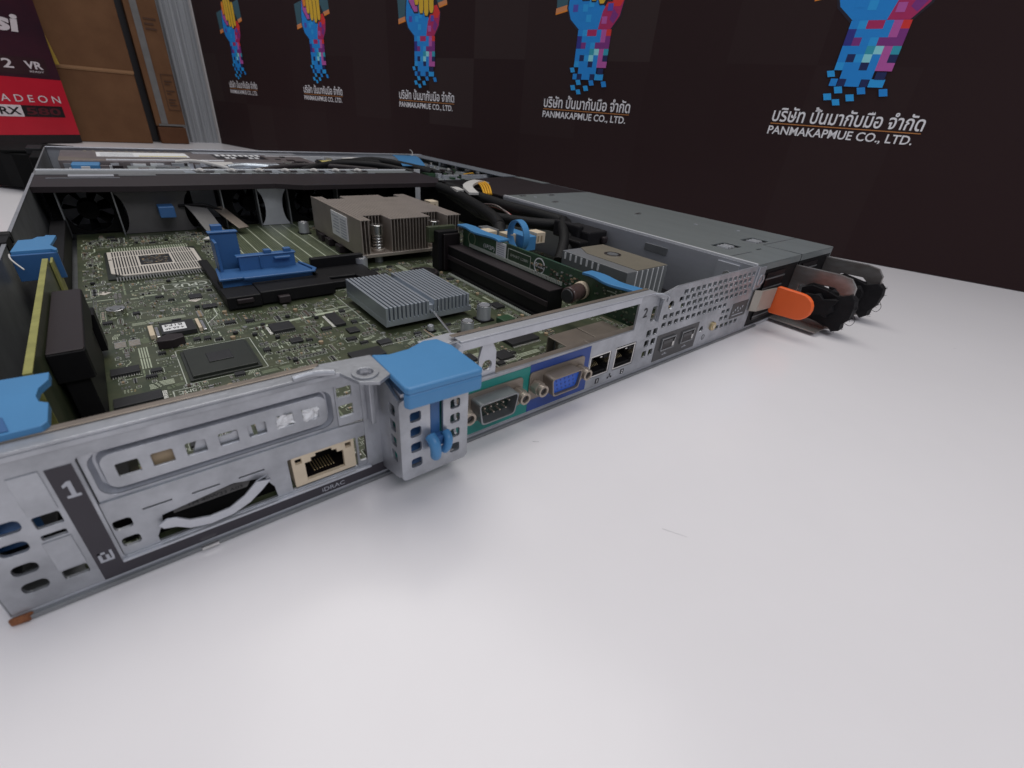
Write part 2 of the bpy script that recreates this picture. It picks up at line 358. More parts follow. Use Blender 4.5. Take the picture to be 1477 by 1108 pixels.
mb = MB(GM); mb.box(-100, -66, -1.2, -.8, 42, 59, 'gpu_text'); mb.box(-65.8, -6, -1.2, -.8, 42, 59, 'gpu_black')
text(mb, 'RX', (-97, -1.3, 45), (1, 0, 0), (0, 0, 1), width=28, height=11, mn='gpu_black', bold=.02, t=.2)
text(mb, '580', (-61, -1.3, 45), (1, 0, 0), (0, 0, 1), width=50, height=11, mn='gpu_dim', bold=.02, t=.2)
for x in (-46, -26): mb.box(x-.5, x+.5, -1.35, -1.15, 42.5, 58.5, 'gpu_dark')
mb.build('model_strip', gb)
def carton(name, label, x0, x1, y0, y1, z0, z1, m='card', seam=None, group=None):
    t = thing(name, label, 'box', ((x0+x1)/2, (y0+y1)/2, z0), group)
    b_ = MB(); b_.box(x0, x1, y0, y1, z0, z1, m); b_.build('carton_body', t, bev=1.5)
    return t
GR = 'cardboard cartons stacked behind the server'
t = carton('cardboard_box', 'lower plain brown carton right beside the red and black graphics card box', -40, 136.5, 1188, 1340, .5, 119.4, group=GR)
mb = MB(); mb.box(-39, 136, 1187, 1188, 119, 120.2, 'tape'); mb.build('tape', t)
t = carton('cardboard_box', 'upper plain brown carton with sealing tape along its lower edge, above the lower one', -60, 137.5, 1189, 1345, 119.6, 262, group=GR)
mb = MB(); mb.box(20, 137, 1187.4, 1189, 120.6, 125, 'tape'); mb.build('tape', t)
p0, p1 = Vector((27, 1180, 124)), Vector((11, 1150, 236)); yc = MB()
yc.frame((p0+p1)/2, 3.0, 1.2, (p1-p0).length/2, (1, 0, 0), (0, 1, .25), p1-p0, 'yellow_card')
tag(yc.build('card_sheet'), 'narrow yellow card edge beside the red graphics card box', 'card')
t = carton('cardboard_box', 'brown carton with grey tape and a printed panel beside the grey curtain', 151, 203, 1200, 1360, 32, 262, group=GR)
mb = MB(); mb.box(161, 172, 1198.6, 1200, 37, 262, 'grey_tape'); mb.box(156, 203, 1198.8, 1200, 33, 36.5, 'grey_tape'); mb.build('tape', t)
mb = MB()
plate(mb, [(180, 62), (202, 62), (202, 125), (180, 125)], [[(181, 63), (201, 63), (201, 124), (181, 124)]], 1, 1199, 1200, 'card_print')
for i, z in enumerate((112, 107, 95, 90, 80, 75, 70)): mb.box(184, 184+(13, 9, 14, 7, 12, 10, 13)[i], 1199, 1200, z, z+2.2, 'card_print')
mb.build('printed_panel', t)
mb = MB(); [mb.box(176, 176+(20, 15, 18)[i], 1199, 1200, 212-i*8, 215-i*8, 'card_print') for i in range(3)]; mb.build('printed_lines', t)
t = carton('cardboard_box', 'dark reddish brown flat carton under the taped carton by the grey curtain', 152, 201, 1194, 1360, .5, 31, m='card_dark', group=GR)
tag(MB().box(138, 151, 1230, 1236, .5, 262, 'gpu_black').build('gap_shade'), 'black sheet added for the shade in the narrow gap between the plain cartons and the taped carton', 'board')  # added sheet, paints the dark of the gap between the cartons
mb = MB(); n = 40; xs = []                      # grey fabric in soft folds
for i in range(n+1):
    x = 204+70*i/n; y = 1240+2.4*math.sin(i*.83)+1.4*math.sin(i*2.1+1); xs.append((x, y))
vs = [(x, y, z) for z in (.5, 900) for x, y in xs]+[(x, y+2, z) for z in (.5, 900) for x, y in xs]; k = n+1
fs = [(i, i+1, k+i+1, k+i) for i in range(n)]+[(2*k+i, 3*k+i, 3*k+i+1, 2*k+i+1) for i in range(n)]+[(k+i, k+i+1, 3*k+i+1, 3*k+i) for i in range(n)]+[(i, 2*k+i, 2*k+i+1, i+1) for i in range(n)]
mb.add(vs, fs, 'fabric_grey'); tag(mb.build('curtain', smooth=True), 'pleated grey fabric strip between the cartons and the dark banner', 'curtain')
# ================================================================ the server
sv = thing('rack_server', 'opened one unit rack server with its lid off, lying on the white table', 'server', (217, 300, 0))
# ---- tray and walls
mb = MB(); mb.box(0.4, 433.6, .8, 600, 1.0, 2.0, 'steel_dark'); mb.box(0, 434, 0, .8, .8, 2.2, 'steel'); mb.box(0.6, 345, -1.1, -.05, .3, 1.5, 'steel_dark')
mb.box(36, 40, -1.9, -.9, .8, 1.8, 'shiny')
mb.build('base_tray', sv, bev=.15)
for x, y in ((30, 30), (400, 30), (30, 560), (400, 560), (215, 20), (345, 12)):
    mb = MB(); mb.cyl((x, y, 0), (x, y, 1.2), 6, mn='rubber'); mb.build('foot', sv)
mb = MB(); mb.box(0, 1, 0.2, 600, 2, 42.4, 'steel_dark'); mb.box(-.2, 1.3, 20, 400, 42.4, 42.8, 'steel_rear'); mb.box(-.2, 0, .2, 600, 2, 42.2, 'steel'); mb.build('side_wall', sv, bev=.15)
mb = MB(); mb.box(433, 434, 0.2, 600, 2, 42.4, 'steel_cover'); mb.build('side_wall', sv)
mb = MB(); mb.cyl((-2.5, 192, 42), (1.8, 192, 42), 2.6, 12, mn='black'); mb.cyl((-3.6, 192, 42), (-2.5, 192, 42), 3.8, 12, mn='steel_dark'); mb.box(-1.6, 1.4, 176, 190, 38, 43.4, 'black'); mb.build('rail_pin', sv)
# ---- rear panel
holes = []
for (x, z, w, h) in ((6, 8.3, 4.4, 3.0), (6.1, 13.8, 4.2, 3.0), (6.4, 19.9, 4.6, 3.2), (7.1, 25.5, 4.4, 3.2)): holes.append(rrect(x-w/2, x+w/2, z-h/2, z+h/2, 1.2))
holes += [rrect(11, 15.4, 22.8, 26.2, .5), rrect(10.8, 15, 19.5, 21, .4), rrect(10.6, 15, 6.8, 9.6, .5)]
holes += [rrect(21.4, 83.2, 7.0, 37.9, 1)]
holes += [rrect(84.8, 86.3, 24, 34, .5)]
holes += [[(116.2, 25.6), (212.3, 25.6), (212.3, 39.0), (131.6, 39.0), (116.2, 39.2)]]
holes += [rrect(184.6, 198.8, 7.6, 18.8, .5), rrect(201.6, 216.4, 7.4, 19.2, .5)]
for x in (224.9, 230.0):
    for z in (10, 15.8, 21.2): holes.append(rrect(x-1.7, x+1.7, z-1.8, z+1.8, .7))
holes += [rrect(223.2, 227.2, 27.5, 35, .6), circ(238.4, 33.2, 2.3)]
vent = []
for i in range(14):
    for (z, x0, n, dx) in ((38.3, 249, 14, 5.3), (34.9, 246.5, 14, 5.3)):
        if i < n: vent.append((x0+i*dx, z))
    for (z, x0, n, dx) in ((31.2, 249, 14, 5.3), (27.6, 235.6, 16, 5.3)): 
        if i < n: vent.append((x0+i*dx, z))
for i in range(14, 16): vent.append((235.6+i*5.3, 27.6))
for i in range(12): vent.append((236+i*5.3, 23.2))
for x in (295, 300.3): vent += [(x, 19), (x, 15)]
for x in (293, 298.3, 303.6, 308.9, 314.2): vent.append((x, 10))
for x, z in vent: holes.append(rrect(x-1.75, x+1.75, z-1.3, z+1.3, .45, 2))
holes += [circ(275.4, 12.6, 1.9), circ(286.6, 12.4, 2.6)]
outer = [(0.3, 2.3), (329.6, 2.3), (329.6, 40.6), (322, 42.4), (241, 42.4), (229, 40), (212, 42), (116, 42), (89, 42), (89, 42.4), (0.3, 42.4)]
outer[7:10] = [(116, 42.3), (0.3, 42.4)]; outer = outer[:9]
mb = MB(); plate(mb, outer, holes, 1, 0, 1.0, 'steel_rear')
rear = mb.build('rear_panel', sv, bev=.12, seg=1)
mb = MB()   # recessed dents left of the black stripe
mb.box(10.8, 15.6, -.25, -.02, 26.8, 37, 'steel_rear'); mb.box(10.4, 15.2, -.25, -.02, 10, 19, 'steel_rear'); mb.build('tab', rear, bev=.2)
mb = MB(); mb.box(0.6, 78, -.6, 4.6, 42.45, 43.2, 'steel_rear'); mb.box(8, 74, 3.2, 5.4, 43.25, 43.6, 'brown_steel'); mb.box(0.6, 78, -.6, .1, 41, 42.4, 'steel_rear')  # brown strip paints the board's reflection onto the galvanised flange
mb.build('top_flange', rear, bev=.3)
mb = MB(); mb.box(116.5, 184, 1.05, 4.4, 24.2, 25.2, 'brown_steel'); mb.box(184, 218, 1.05, 5, 24.2, 25.2, 'brown_steel'); mb.build('top_flange', rear, bev=.15)
mb = MB()   # rail above the slot window
mb.box(117, 212, -.9, -.05, 38.9, 41.9, 'steel'); mb.box(117, 222, -.9, 3.6, 42.0, 42.6, 'steel'); mb.prism([(113.5, 38.6), (117, 38.9), (117, 41.9), (116, 42.2)], 1, -2.4, .4, 'steel'); mb.box(116, 221, 2.8, 4.8, 42.75, 43.0, 'brown_steel')
mb.build('slot_rail', rear, bev=.25)
mb = MB(); plate(mb, [(126, 25.3), (133.5, 25.3), (133.5, 34.5), (131.5, 38.6), (127.5, 38.6), (126, 33)], [circ(129.6, 29.5, 2.1)], 1, 1.2, 2.2, 'steel'); mb.build('slot_tab', rear, bev=.15)
mb = MB(); mb.tube([(214, .8, 41.2), (220, .2, 41.6), (226, -2.6, 41.4), (228.6, -3.4, 40.2), (229.2, -3.0, 37.6)], .7, 8, mn='steel_rear'); mb.box(227.8, 228.6, -1.8, -.02, 27, 38.5, 'steel_rear'); mb.build('slot_hinge', rear, bev=.2, smooth=True)
# stripe label
mb = MB(); mb.prism([(16.4, 2.4), (89.5, 2.4), (89.5, 5.9), (20.7, 5.9), (20.7, 36.7), (16.4, 36.7)], 1, -.16, -.02, 'label_black')
mb.prism([(17.7, 28.4), (20.0, 28.4), (20.0, 29.1), (19.3, 29.1), (19.3, 32.8), (18.6, 32.8), (17.7, 32.0), (17.7, 31.3), (18.5, 31.7), (18.5, 29.1), (17.7, 29.1)], 1, -.22, -.165, 'grey_print')
for p in ((17.2, 19.8, 7.9, 8.5), (17.2, 17.8, 8.5, 10.9), (18.5, 19.1, 8.5, 9.9), (19.4, 19.9, 8.5, 11), (17.2, 18.6, 10.3, 10.9)): mb.box(p[0], p[1], -.2, -.165, p[2], p[3], 'grey_print')
text(mb, 'iDRAC', (68.3, -.17, 3.2), (1, 0, 0), (0, 0, 1), width=6.8, height=1.5, mn='grey_print', t=.04)
mb.build('slot_label', rear)
mb = MB(); mb.box(20.9, 84, -.9, -.02, 6.15, 6.85, 'steel'); mb.build('label_ledge', rear, bev=.15)
# embossed slot cover
sc_ = MB()
plate(sc_, [(21.6, 24), (76, 24), (76, 37.8), (21.6, 37.8)], [rrect(22.6, 75, 24.9, 37.2, 3.2, 6)], 1, .9, 1.6, 'steel_rear')
o_ = rrect(22.6, 75, 24.9, 37.2, 3.2, 6); i_ = rrect(24.4, 73.4, 26.4, 35.9, 2.4, 6); n = len(o_)
g_ = rrect(23.3, 74.3, 25.5, 36.6, 3.0, 6); g2_ = rrect(23.9, 73.8, 26.0, 36.1, 2.8, 6)
sc_.add([(u, 1.4, v) for u, v in o_]+[(u, 3.4, v) for u, v in g_]+[(u, 3.4, v) for u, v in g2_]+[(u, .9, v) for u, v in i_], [(a_*n+j, a_*n+(j+1) % n, (a_+1)*n+(j+1) % n, (a_+1)*n+j) for a_ in range(3) for j in range(n)], 'steel')
cuts = [rrect(x-2.1, x+2.1, z-1.8, z+1.8, .4) for x, z in ((28.8, 31.0), (35.3, 31.0), (42, 31.1), (49, 31.1), (55.6, 31.1), (62.4, 31.2), (69.0, 31.2))]
plate(sc_, i_, cuts, 1, .9, 1.6, 'steel_rear'); slc = sc_.build('slot_cover', rear, bev=.12, seg=1)
for x in (28.6, 35.3, 42, 49, 55.6, 62.4, 69.0):
    pass
mb = MB()
for i, x in enumerate((62.4, 69.0)):            # crumpled foil showing in two of the openings
    g = {}; vs = []; fs = []
    for a in range(6):
        for b_ in range(6):
            vs.append((x-2.2+4.4*a/5+rnd.uniform(-.3, .3), 1.2+rnd.uniform(-.9, .7), 29.2+4.0*b_/5+rnd.uniform(-.3, .3)))
    for a in range(5):
        for b_ in range(5): fs.append((a*6+b_, a*6+b_+1, a*6+b_+7, a*6+b_+6))
    mb.add(vs, fs, 'foil')
mb.build('foil_scrap', slc)
mb = MB(); mb.box(32.8, 37.6, 2.4, 3, 28.6, 33.2, 'tan'); mb.prism([(41.0, 28.8), (44.6, 28.8), (44.6, 33.2), (42.8, 33.2)], 1, 2.2, 2.8, 'steel_rear'); mb.prism([(46.4, 28.6), (51.6, 28.6), (51.6, 31.4), (50.6, 32), (49.6, 31.4), (46.4, 31.2)], 1, 2.0, 2.6, 'steel_rear'); mb.prism([(53.2, 28.6), (54.6, 28.6), (54.4, 33.2), (53.2, 33.2)], 1, 2, 2.6, 'steel_rear'); mb.prism([(55.6, 28.6), (58, 28.6), (58, 33.2), (55.4, 33.2)], 1, 2, 2.6, 'steel_rear')
mb.build('inner_lug', slc)
# lower bracket with management port
mb = MB()
H = [rrect(21.9, 25.5, 15.0, 18.1, .9), rrect(22.1, 25.7, 9.6, 12.4, .9), rrect(28, 34, 18.6, 19.1, .2), rrect(38, 44.2, 18.3, 18.8, .2), rrect(48.5, 54.8, 18.1, 18.6, .2),
     [(28.7, 7.4), (56.5, 7.4), (56.2, 11.5), (55.4, 13), (54.4, 15.6), (47, 17.4), (31, 15.2), (30.6, 13), (28.7, 9.3)], rrect(60.6, 80.2, 7.6, 18.7, .4), rrect(80.9, 83.2, 9.0, 18.4, .3)]
plate(mb, [(21.5, 7.05), (84.5, 7.05), (84.5, 23.4), (76, 24.0), (21.5, 24.0)], H, 1, .3, 1.2, 'steel_rear')
br = mb.build('card_bracket', rear, bev=.12, seg=1)
mb = MB(); plate(mb, [(76, 24.2), (84.2, 24.2), (84.2, 38), (76, 38)], [rrect(76.5, 80.7, 33.7, 37.0, .4), rrect(76.5, 80.7, 27.2, 31.0, .4)], 1, .5, 1.3, 'steel_rear'); mb.build('bracket_end', rear, bev=.12, seg=1)
mb = MB(); TG = [(29.6, 13.4), (31.5, 14.6), (33.6, 14.2), (36, 12.2), (40, 11.3), (44.5, 11.6), (48.5, 13.6), (52, 16.6), (54.8, 17.2), (55.6, 15.4), (53, 13.2), (49.5, 10.8), (45, 9.2), (40, 8.8), (35.5, 9.6), (33, 11.4), (30.4, 12)]
nT = len(TG); dT = [-.9*math.sin(math.pi*max(0, min(1, (u-29.6)/26)))-.5 for u, v in TG]
mb.add([(u, d, v) for (u, v), d in zip(TG, dT)]+[(u, d-.55, v) for (u, v), d in zip(TG, dT)], [(j, (j+1) % nT, nT+(j+1) % nT, nT+j) for j in range(nT)]+[(j, j+1, nT-2-j, nT-1-j) for j in range(nT//2-1)]+[(nT+j, nT+j+1, 2*nT-2-j, 2*nT-1-j) for j in range(nT//2-1)], 'steel')
mb.build('lever', br, bev=.15)
mb = MB(); mb.box(26, 59, 3.4, 3.6, 7.2, 23.5, 'fan_black'); mb.prism([(33, 12.2), (50, 12.4), (53, 17), (33.5, 15.6)], 1, 3.2, 3.35, 'grey_tape')  # black plate added behind the opening, paints its shaded inside
text(mb, 'TM 40W33 A03', (36, 3.1, 12.8), (1, 0, 0), (.03, 0, 1), width=13, height=1.0, mn='black_print', t=.05); text(mb, '0X 6F7D 8001', (35.5, 3.1, 14.4), (1, 0, 0.03), (0, 0, 1), width=12, height=.8, mn='black_print', t=.05); mb.build('sticker', br)
mb = MB(); mb.box(22, 60, 5, 20, 7.2, 9.6, 'black'); mb.build('inner_card', br)  # shade inside the opening put into the card's black
def rj45(x0, x1, z0, z1, body, inner, y=.4, name='network_port'):
    mb = MB(); cx = (x0+x1)/2; w = x1-x0; h = z1-z0
    hole = [(x0+w*.19, z0+h*.12), (x1-w*.19, z0+h*.12), (x1-w*.19, z0+h*.72), (cx+w*.21, z0+h*.72), (cx+w*.21, z0+h*.84), (cx+w*.13, z0+h*.84), (cx+w*.13, z0+h*.93), (cx-w*.13, z0+h*.93), (cx-w*.13, z0+h*.84), (cx-w*.21, z0+h*.84), (cx-w*.21, z0+h*.72), (x0+w*.19, z0+h*.72)]
    led = [rrect(x0+w*.05, x0+w*.15, z0+h*.74, z0+h*.92, .1), rrect(x1-w*.15, x1-w*.05, z0+h*.74, z0+h*.92, .1)]
    plate(mb, rrect(x0, x1, z0, z1, .3), [hole]+led, 1, y, y+1.2, body)
    mb.box(x0, x1, y+1.2, y+13, z1-.7, z1, body); mb.box(x0, x0+.7, y+1.2, y+13, z0, z1-.7, body); mb.box(x1-.7, x1, y+1.2, y+13, z0, z1-.7, body)
    mb.box(x0+.8, x1-.8, y+9, y+13, z0, z1-.8, inner); mb.box(x0+.8, x1-.8, y+1.3, y+9, z0, z0+.6, inner)
    for i in range(8):
        xx = cx-w*.16+i*w*.32/7; mb.box(xx-.12, xx+.12, y+2, y+7, z0+h*.2, z0+h*.2+.25, 'gold')
    return mb.build(name, rear, bev=.08, seg=1)
rj45(61.6, 79.6, 8.0, 18.6, 'cream', 'gpu_black', y=.5, name='management_port')
for x0, x1 in ((184.9, 198.5), (201.9, 216.1)):
    mb = MB(); z0, z1 = 7.8, 18.7
    for (a, b_, c, d) in ((x0, x0+.7, z0, z1), (x1-.7, x1, z0, z1), (x0+.7, x1-.7, z1-.6, z1), (x0+.7, x1-.7, z0, z0+.6)): mb.box(a, b_, .15, 22, c, d, 'shiny')
    mb.box(x0+.8, x1-.8, 1.4, 20, z0+.7, z0+1.6, 'black'); mb.box(x0+.8, x1-.8, 9, 20, z0+1.6, z1-.7, 'fan_black'); mb.box(x0-.1, x1+.1, 22, 23, z0, z1, 'steel_dark'); mb.box(x0+.8, x0+3.2, 1.2, 12, z1-3.6, z1-.7, 'black'); mb.box(x1-3.2, x1-.8, 1.2, 12, z1-3.6, z1-.7, 'black')
    mb.box(x1-5.2, x1-3.6, 1.6, 6, z1-3, z1-2.4, 'shiny')
    for i in range(8): mb.tube([(x0+3+i*1.0, 13, z0+2), (x0+3+i*1.0, 6, z0+4), (x0+3+i*1.0, 3.5, z0+3)], .14, 4, mn='gold')
    mb.build('network_port', rear)
mb = MB(); mb.box(181, 199.6, 6, 24, 19.6, 20.2, 'brown_steel'); mb.box(200.4, 219, 6, 24, 19.6, 20.2, 'brown_steel'); mb.box(199.6, 200.4, 6, 22, 19.2, 19.5, 'edge_bright'); mb.box(181, 219, 23.4, 24, 9, 19.5, 'brown_steel'); mb.build('port_cage', rear, bev=.15)
# colour fields, numbers
mb = MB(); mb.box(89.6, 149.6, -.16, -.02, 3.2, 24.2, 'teal'); mb.build('serial_field', rear)
mb = MB(); mb.box(149.7, 183.8, -.16, -.02, 3.2, 24.6, 'navy'); mb.build('video_field', rear)
mb = MB()
for x, ch in ((191.9, '1'), (209.6, '2')):
    mb.box(x-1.2, x+1.2, -.12, -.02, 3.7, 6.3, 'black_print'); text(mb, ch, (x, -.13, 4.1), (1, 0, 0), (0, 0, 1), height=1.8, mn='white_paper', t=.03, center=True, bold=.02)
for a in ((199.4, 4.0), (201.6, 4.0), (200.5, 5.6)): mb.box(a[0]-.45, a[0]+.45, -.12, -.02, a[1], a[1]+.8, 'black_print')
mb.box(200.4, 200.6, -.12, -.03, 4.9, 5.6, 'black_print'); mb.box(199.4, 201.6, -.12, -.03, 4.9, 5.05, 'black_print')
mb.build('port_numbers', rear); mb = MB(); text(mb, '2', (216.7, -.1, 30.8), (1, 0, 0), (0, 0, 1), width=2.9, height=4.7, mn='black_print', bold=.01, t=.04)
mb.build('slot_number', rear); mb = MB(); text(mb, 'IOIOI', (128.5, -.18, 6.0), (1, 0, 0), (0, 0, 1), width=4.5, height=1.5, mn='serial_green', t=.04)
mb.build('port_symbol', rear); mb = MB(); mb.ring((165, -.2, 7.2), (165, -.16, 7.2), 1.3, .9, mn='vga_blue'); mb.build('port_symbol', rear); mb = MB(); text(mb, 'i', (279.5, -.1, 6.0), (1, 0, 0), (0, 0, 1), height=2, mn='black_print', t=.04)
mb.ring((279.9, -.1, 7), (279.9, -.04, 7), 1.6, 1.3, mn='black_print')
mb.build('printed_marks', rear)
def dsub(x0, x1, z0, z1, name, shell, face, pins):
    mb = MB(); h = z1-z0; sl = h*.18
    def tr(g): return [(x0-g, z1+g), (x1+g, z1+g), (x1-sl+g, z0-g), (x0+sl-g, z0-g)]
    def rd(P, r=1.6):
        out = []; n = len(P)
        for i in range(n):
            p = Vector(P[i]); a = (Vector(P[i-1])-p).normalized(); b_ = (Vector(P[(i+1) % n])-p).normalized()
            for t in (0, .25, .5, .75, 1): q = (1-t)**2*(p+a*r)+2*t*(1-t)*p+t*t*(p+b_*r); out.append((q.x, q.y))
        return out
    cx = (x0+x1)/2; cz = (z0+z1)/2
    mb.add([], [], shell)
    plate(mb, rrect(cx-15.4, cx+15.4, cz-6.2, cz+6.2, 1.6), [], 1, -.8, -.2, 'brown_steel')
    plate(mb, rd(tr(.5)), [rd(tr(-.1), 1.4)], 1, -6.4, -.8, shell)
    plate(mb, rd(tr(-.2), 1.4), [], 1, -5.2 if pins == 'female' else -2.0, -.9, face)
    if pins == 'male':
        for k, (n, z) in enumerate(((5, cz+1.4), (4, cz-1.4))):
            for i in range(n): xx = cx+(i-(n-1)/2)*2.76; mb.cyl((xx, -5.0, z), (xx, -2, z), .36, 8, mn='nut')
    else:
        for k in range(3):
            for i in range(5): xx = cx+(i-2)*2.3+(k-1)*.6; zz = cz+(1-k)*1.9; mb.cyl((xx, -5.35, zz), (xx, -5.15, zz), .42, 8, mn='navy')
    o = mb.build(name, rear, bev=.15)
    for s_ in (-1, 1):
        b_ = MB(); xx = cx+s_*12.5; b_.cyl((xx, -4.4, cz), (xx, -.8, cz), 2.9, 6, mn='nut'); b_.ring((xx, -6.4, cz), (xx, -4.4, cz), 2.5, 1.5, 20, mn='nut'); b_.cyl((xx, -5.6, cz), (xx, -4.4, cz), 1.5, 12, mn='gpu_black')
        b_.build('jack_screw', o, bev=.25)
dsub(122, 139, 10.8, 18.9, 'serial_port', 'steel_dark', 'serial_green', 'male')
dsub(156.6, 172.8, 11.4, 19.0, 'video_port', 'brown_steel', 'vga_blue', 'female')
mb = MB(); mb.box(233.4, 271.2, -.16, -.02, 3.4, 18, 'usb_label')
for x0 in (237.6, 255.4):
    plate(mb, rrect(x0, x0+12, 8.6, 15.6, .4), [rrect(x0+.7, x0+11.3, 9.3, 14.9, .2)], 1, -.9, -.16, 'steel_dark')
[(mb.box(x-1.8, x+1.8, -.2, -.165, 5.7, 5.95, 'grey_print'), mb.box(x-.6, x+.6, -.2, -.165, 6.1, 6.6, 'grey_print'), mb.cyl((x-1.8, -.2, 5.8), (x-1.8, -.165, 5.8), .4, 8, mn='grey_print')) for x in (243.5, 261.5)]
mb.build('usb_label', rear)
for x0 in (237.6, 255.4):
    mb = MB(); mb.box(x0+.8, x0+11.2, -.75, -.2, 9.4, 14.8, 'gpu_black'); mb.box(x0+1.2, x0+10.8, -1.0, -.76, 12.4, 14.2, 'grey_print' if False else 'usb_label'); mb.box(x0+9.5, x0+11, -1.0, -.76, 9.8, 14.2, 'shiny'); mb.build('usb_port', rear)
mb = MB(); plate(mb, rrect(304.8, 323, 12.6, 22.2, .6), [], 1, -.16, -.02, 'usb_label')
[mb.box(307+i*2, 308+i*2, -.2, -.165, 16+(i % 3), 17+(i % 3)*1.2, 'grey_print') for i in range(6)]; mb.box(307, 320, -.2, -.165, 14.2, 14.7, 'grey_print'); mb.build('small_label', rear)
mb = MB(); mb.cyl((286.6, -1.2, 12.4), (286.6, .2, 12.4), 2.5, 16, mn='gold'); mb.cyl((286.6, -1.5, 12.4), (286.6, -1.2, 12.4), 1.3, 8, mn='cream'); mb.build('status_plug', rear, bev=.2)
mb = MB(); mb.box(233, 325, 7, 8, 3, 24, 'steel_dark'); mb.build('vent_backing', rear)
# ---- lug with the blue cap
rows = (29.8, 24.4, 18.8, 13.0)
mb = MB(); H = []
for z in rows: H += [rrect(91.4, 95.0, z-1.7, z+1.7, .8), rrect(104.9, 108.4, z-1.7, z+1.7, .8)]
H.append(rrect(98.0, 102.4, 17.5, 33, .6))
plate(mb, rrect(88.2, 111.4, 7.4, 36.6, 1.8, 5), H, 1, -14, -13, 'steel_rear')
H = [rrect(-11.2, -7.4, z-1.8, z+1.8, .8) for z in (31.6, 26, 20.4, 14.8)]
for xx in (88.2, 110.4):
    plate(mb, [(-13, 9), (-12, 7.6), (-4, 5.2), (0, 4.2), (0, 41), (-13, 36.4)], H, 0, xx, xx+1, 'steel_rear')
mb.box(89.4, 110.2, -13, 0, 36.7, 38.0, 'steel')
lug = mb.build('riser_bracket', sv, bev=.25)
mb = MB(); mb.box(98.6, 101.9, -12.9, -8, 16.4, 36, 'blue_dark'); mb.box(90.5, 98, -10, -9, 9, 36, 'blue_dark'); mb.tube([(97.2, -15, 22.2), (97.4, -17.4, 20.5), (97.6, -17.8, 17.5), (98.2, -16.6, 15.2)], 1.7, 10, mn='blue'); mb.tube([(102.8, -14.5, 21.2), (102.6, -16.6, 20), (102, -17, 17.6), (101.4, -16, 15.8)], 1.4, 10, mn='blue')
mb.box(97, 103, -15.6, -13, 17.6, 20.8, 'blue_dark'); mb.build('release_lever', lug, bev=.3, smooth=True)
cap = MB()
top = [(88.4, 3.2), (93, 1.0), (99.3, 1.4), (106, 4.2), (110.6, 3.4), (112.4, -3), (112.0, -19.6), (111.0, -20.8), (88.6, -19.9), (87.9, -18.5)]
cap.prism(top, 2, 41.4, 43.6, 'blue'); cap.prism([(87.9, -17.4), (112.1, -18.4), (112.0, -19.6), (111.0, -20.8), (88.6, -19.9), (87.9, -18.5)], 2, 36.8, 41.5, 'blue')
cap.box(108.6, 112, -17, -1, 38.5, 41.4, 'blue'); cap.build('blue_cap', lug, bev=.7, seg=3)
mb = MB(); plate(mb, [(77, -3), (79.5, -10), (84, -12.6), (88.2, -10), (88.2, 3), (74, 4.5), (70, 1)], [circ(82.6, -6.6, 2.2)], 2, 42.6, 43.6, 'steel_rear'); mb.ring((82.6, -6.6, 43.5), (82.6, -6.6, 44.2), 3.6, 2.2, 20, mn='steel_rear'); mb.tube([(66, .2, 43.4), (71, -.4, 43.9), (76, -2.6, 43.9)], 1.0, 8, mn='steel_rear'); mb.build('screw_tab', lug, bev=.3)
mb = MB(); mb.box(84.5, 86, -3.2, -.05, 23.8, 41.5, 'steel_rear'); mb.build('bracket_rib', lug, bev=.3)
mb = MB(); mb.prism([(106, 2), (112, 2), (118, 3), (124, 2.4), (126, 5), (118, 9), (106, 8)], 2, 40.8, 41.6, 'steel'); mb.build('spring_plate', lug, bev=.2)
# ---- motherboard
board = MB(); board.box(14, 317, 2.2, 352, 5.4, 7.0, 'pcb'); board = board.build('motherboard', sv)
ZB = 7.0
busy = [(26, 80, 222, 306), (74, 132, 148, 246), (8, 24, 36, 140), (131, 184, 87, 140), (164, 252, 196, 310), (210, 240, 4, 172), (250, 300, 36, 98), (38, 61, 130, 147), (46, 74, 82, 114), (84, 96, 111, 123), (111, 119.5, 105, 125), (114.5, 122, 94.5, 103), (22, 38, 72, 82), (180, 222, 5, 25), (116, 156, 2, 8), (175, 198, 40, 56), (122, 158, 160, 222), (50, 75, 199, 211), (105, 165, 225, 345), (178, 192, 72, 86), (160, 173, 61, 75), (104, 130, 62, 80)]
def free(x0, x1, y0, y1): return all(x1 < a or x0 > b_ or y1 < c or y0 > d for a, b_, c, d in busy)
tr = MB(); sm = MB(); sk = MB(); X = (1, 0, 0); Y = (0, 1, 0)
def ribbon(M_, pts, w, z, mn):
    for (a, b_) in zip(pts, pts[1:]):
        d = Vector((b_[0]-a[0], b_[1]-a[1], 0))
        if d.length < 1e-6: continue
        n = Vector((-d.y, d.x, 0)).normalized()*w/2; e = d.normalized()*w/2; A_ = Vector((*a, z))-e; B_ = Vector((*b_, z))+e
        M_.quad(A_-n, B_-n, B_+n, A_+n, mn)
def rect_line(x0, x1, y0, y1, w=.3, z=ZB+.09, mn='silk'):
    ribbon(sk, [(x0, y0), (x1, y0), (x1, y1), (x0, y1), (x0, y0)], w, z, mn)
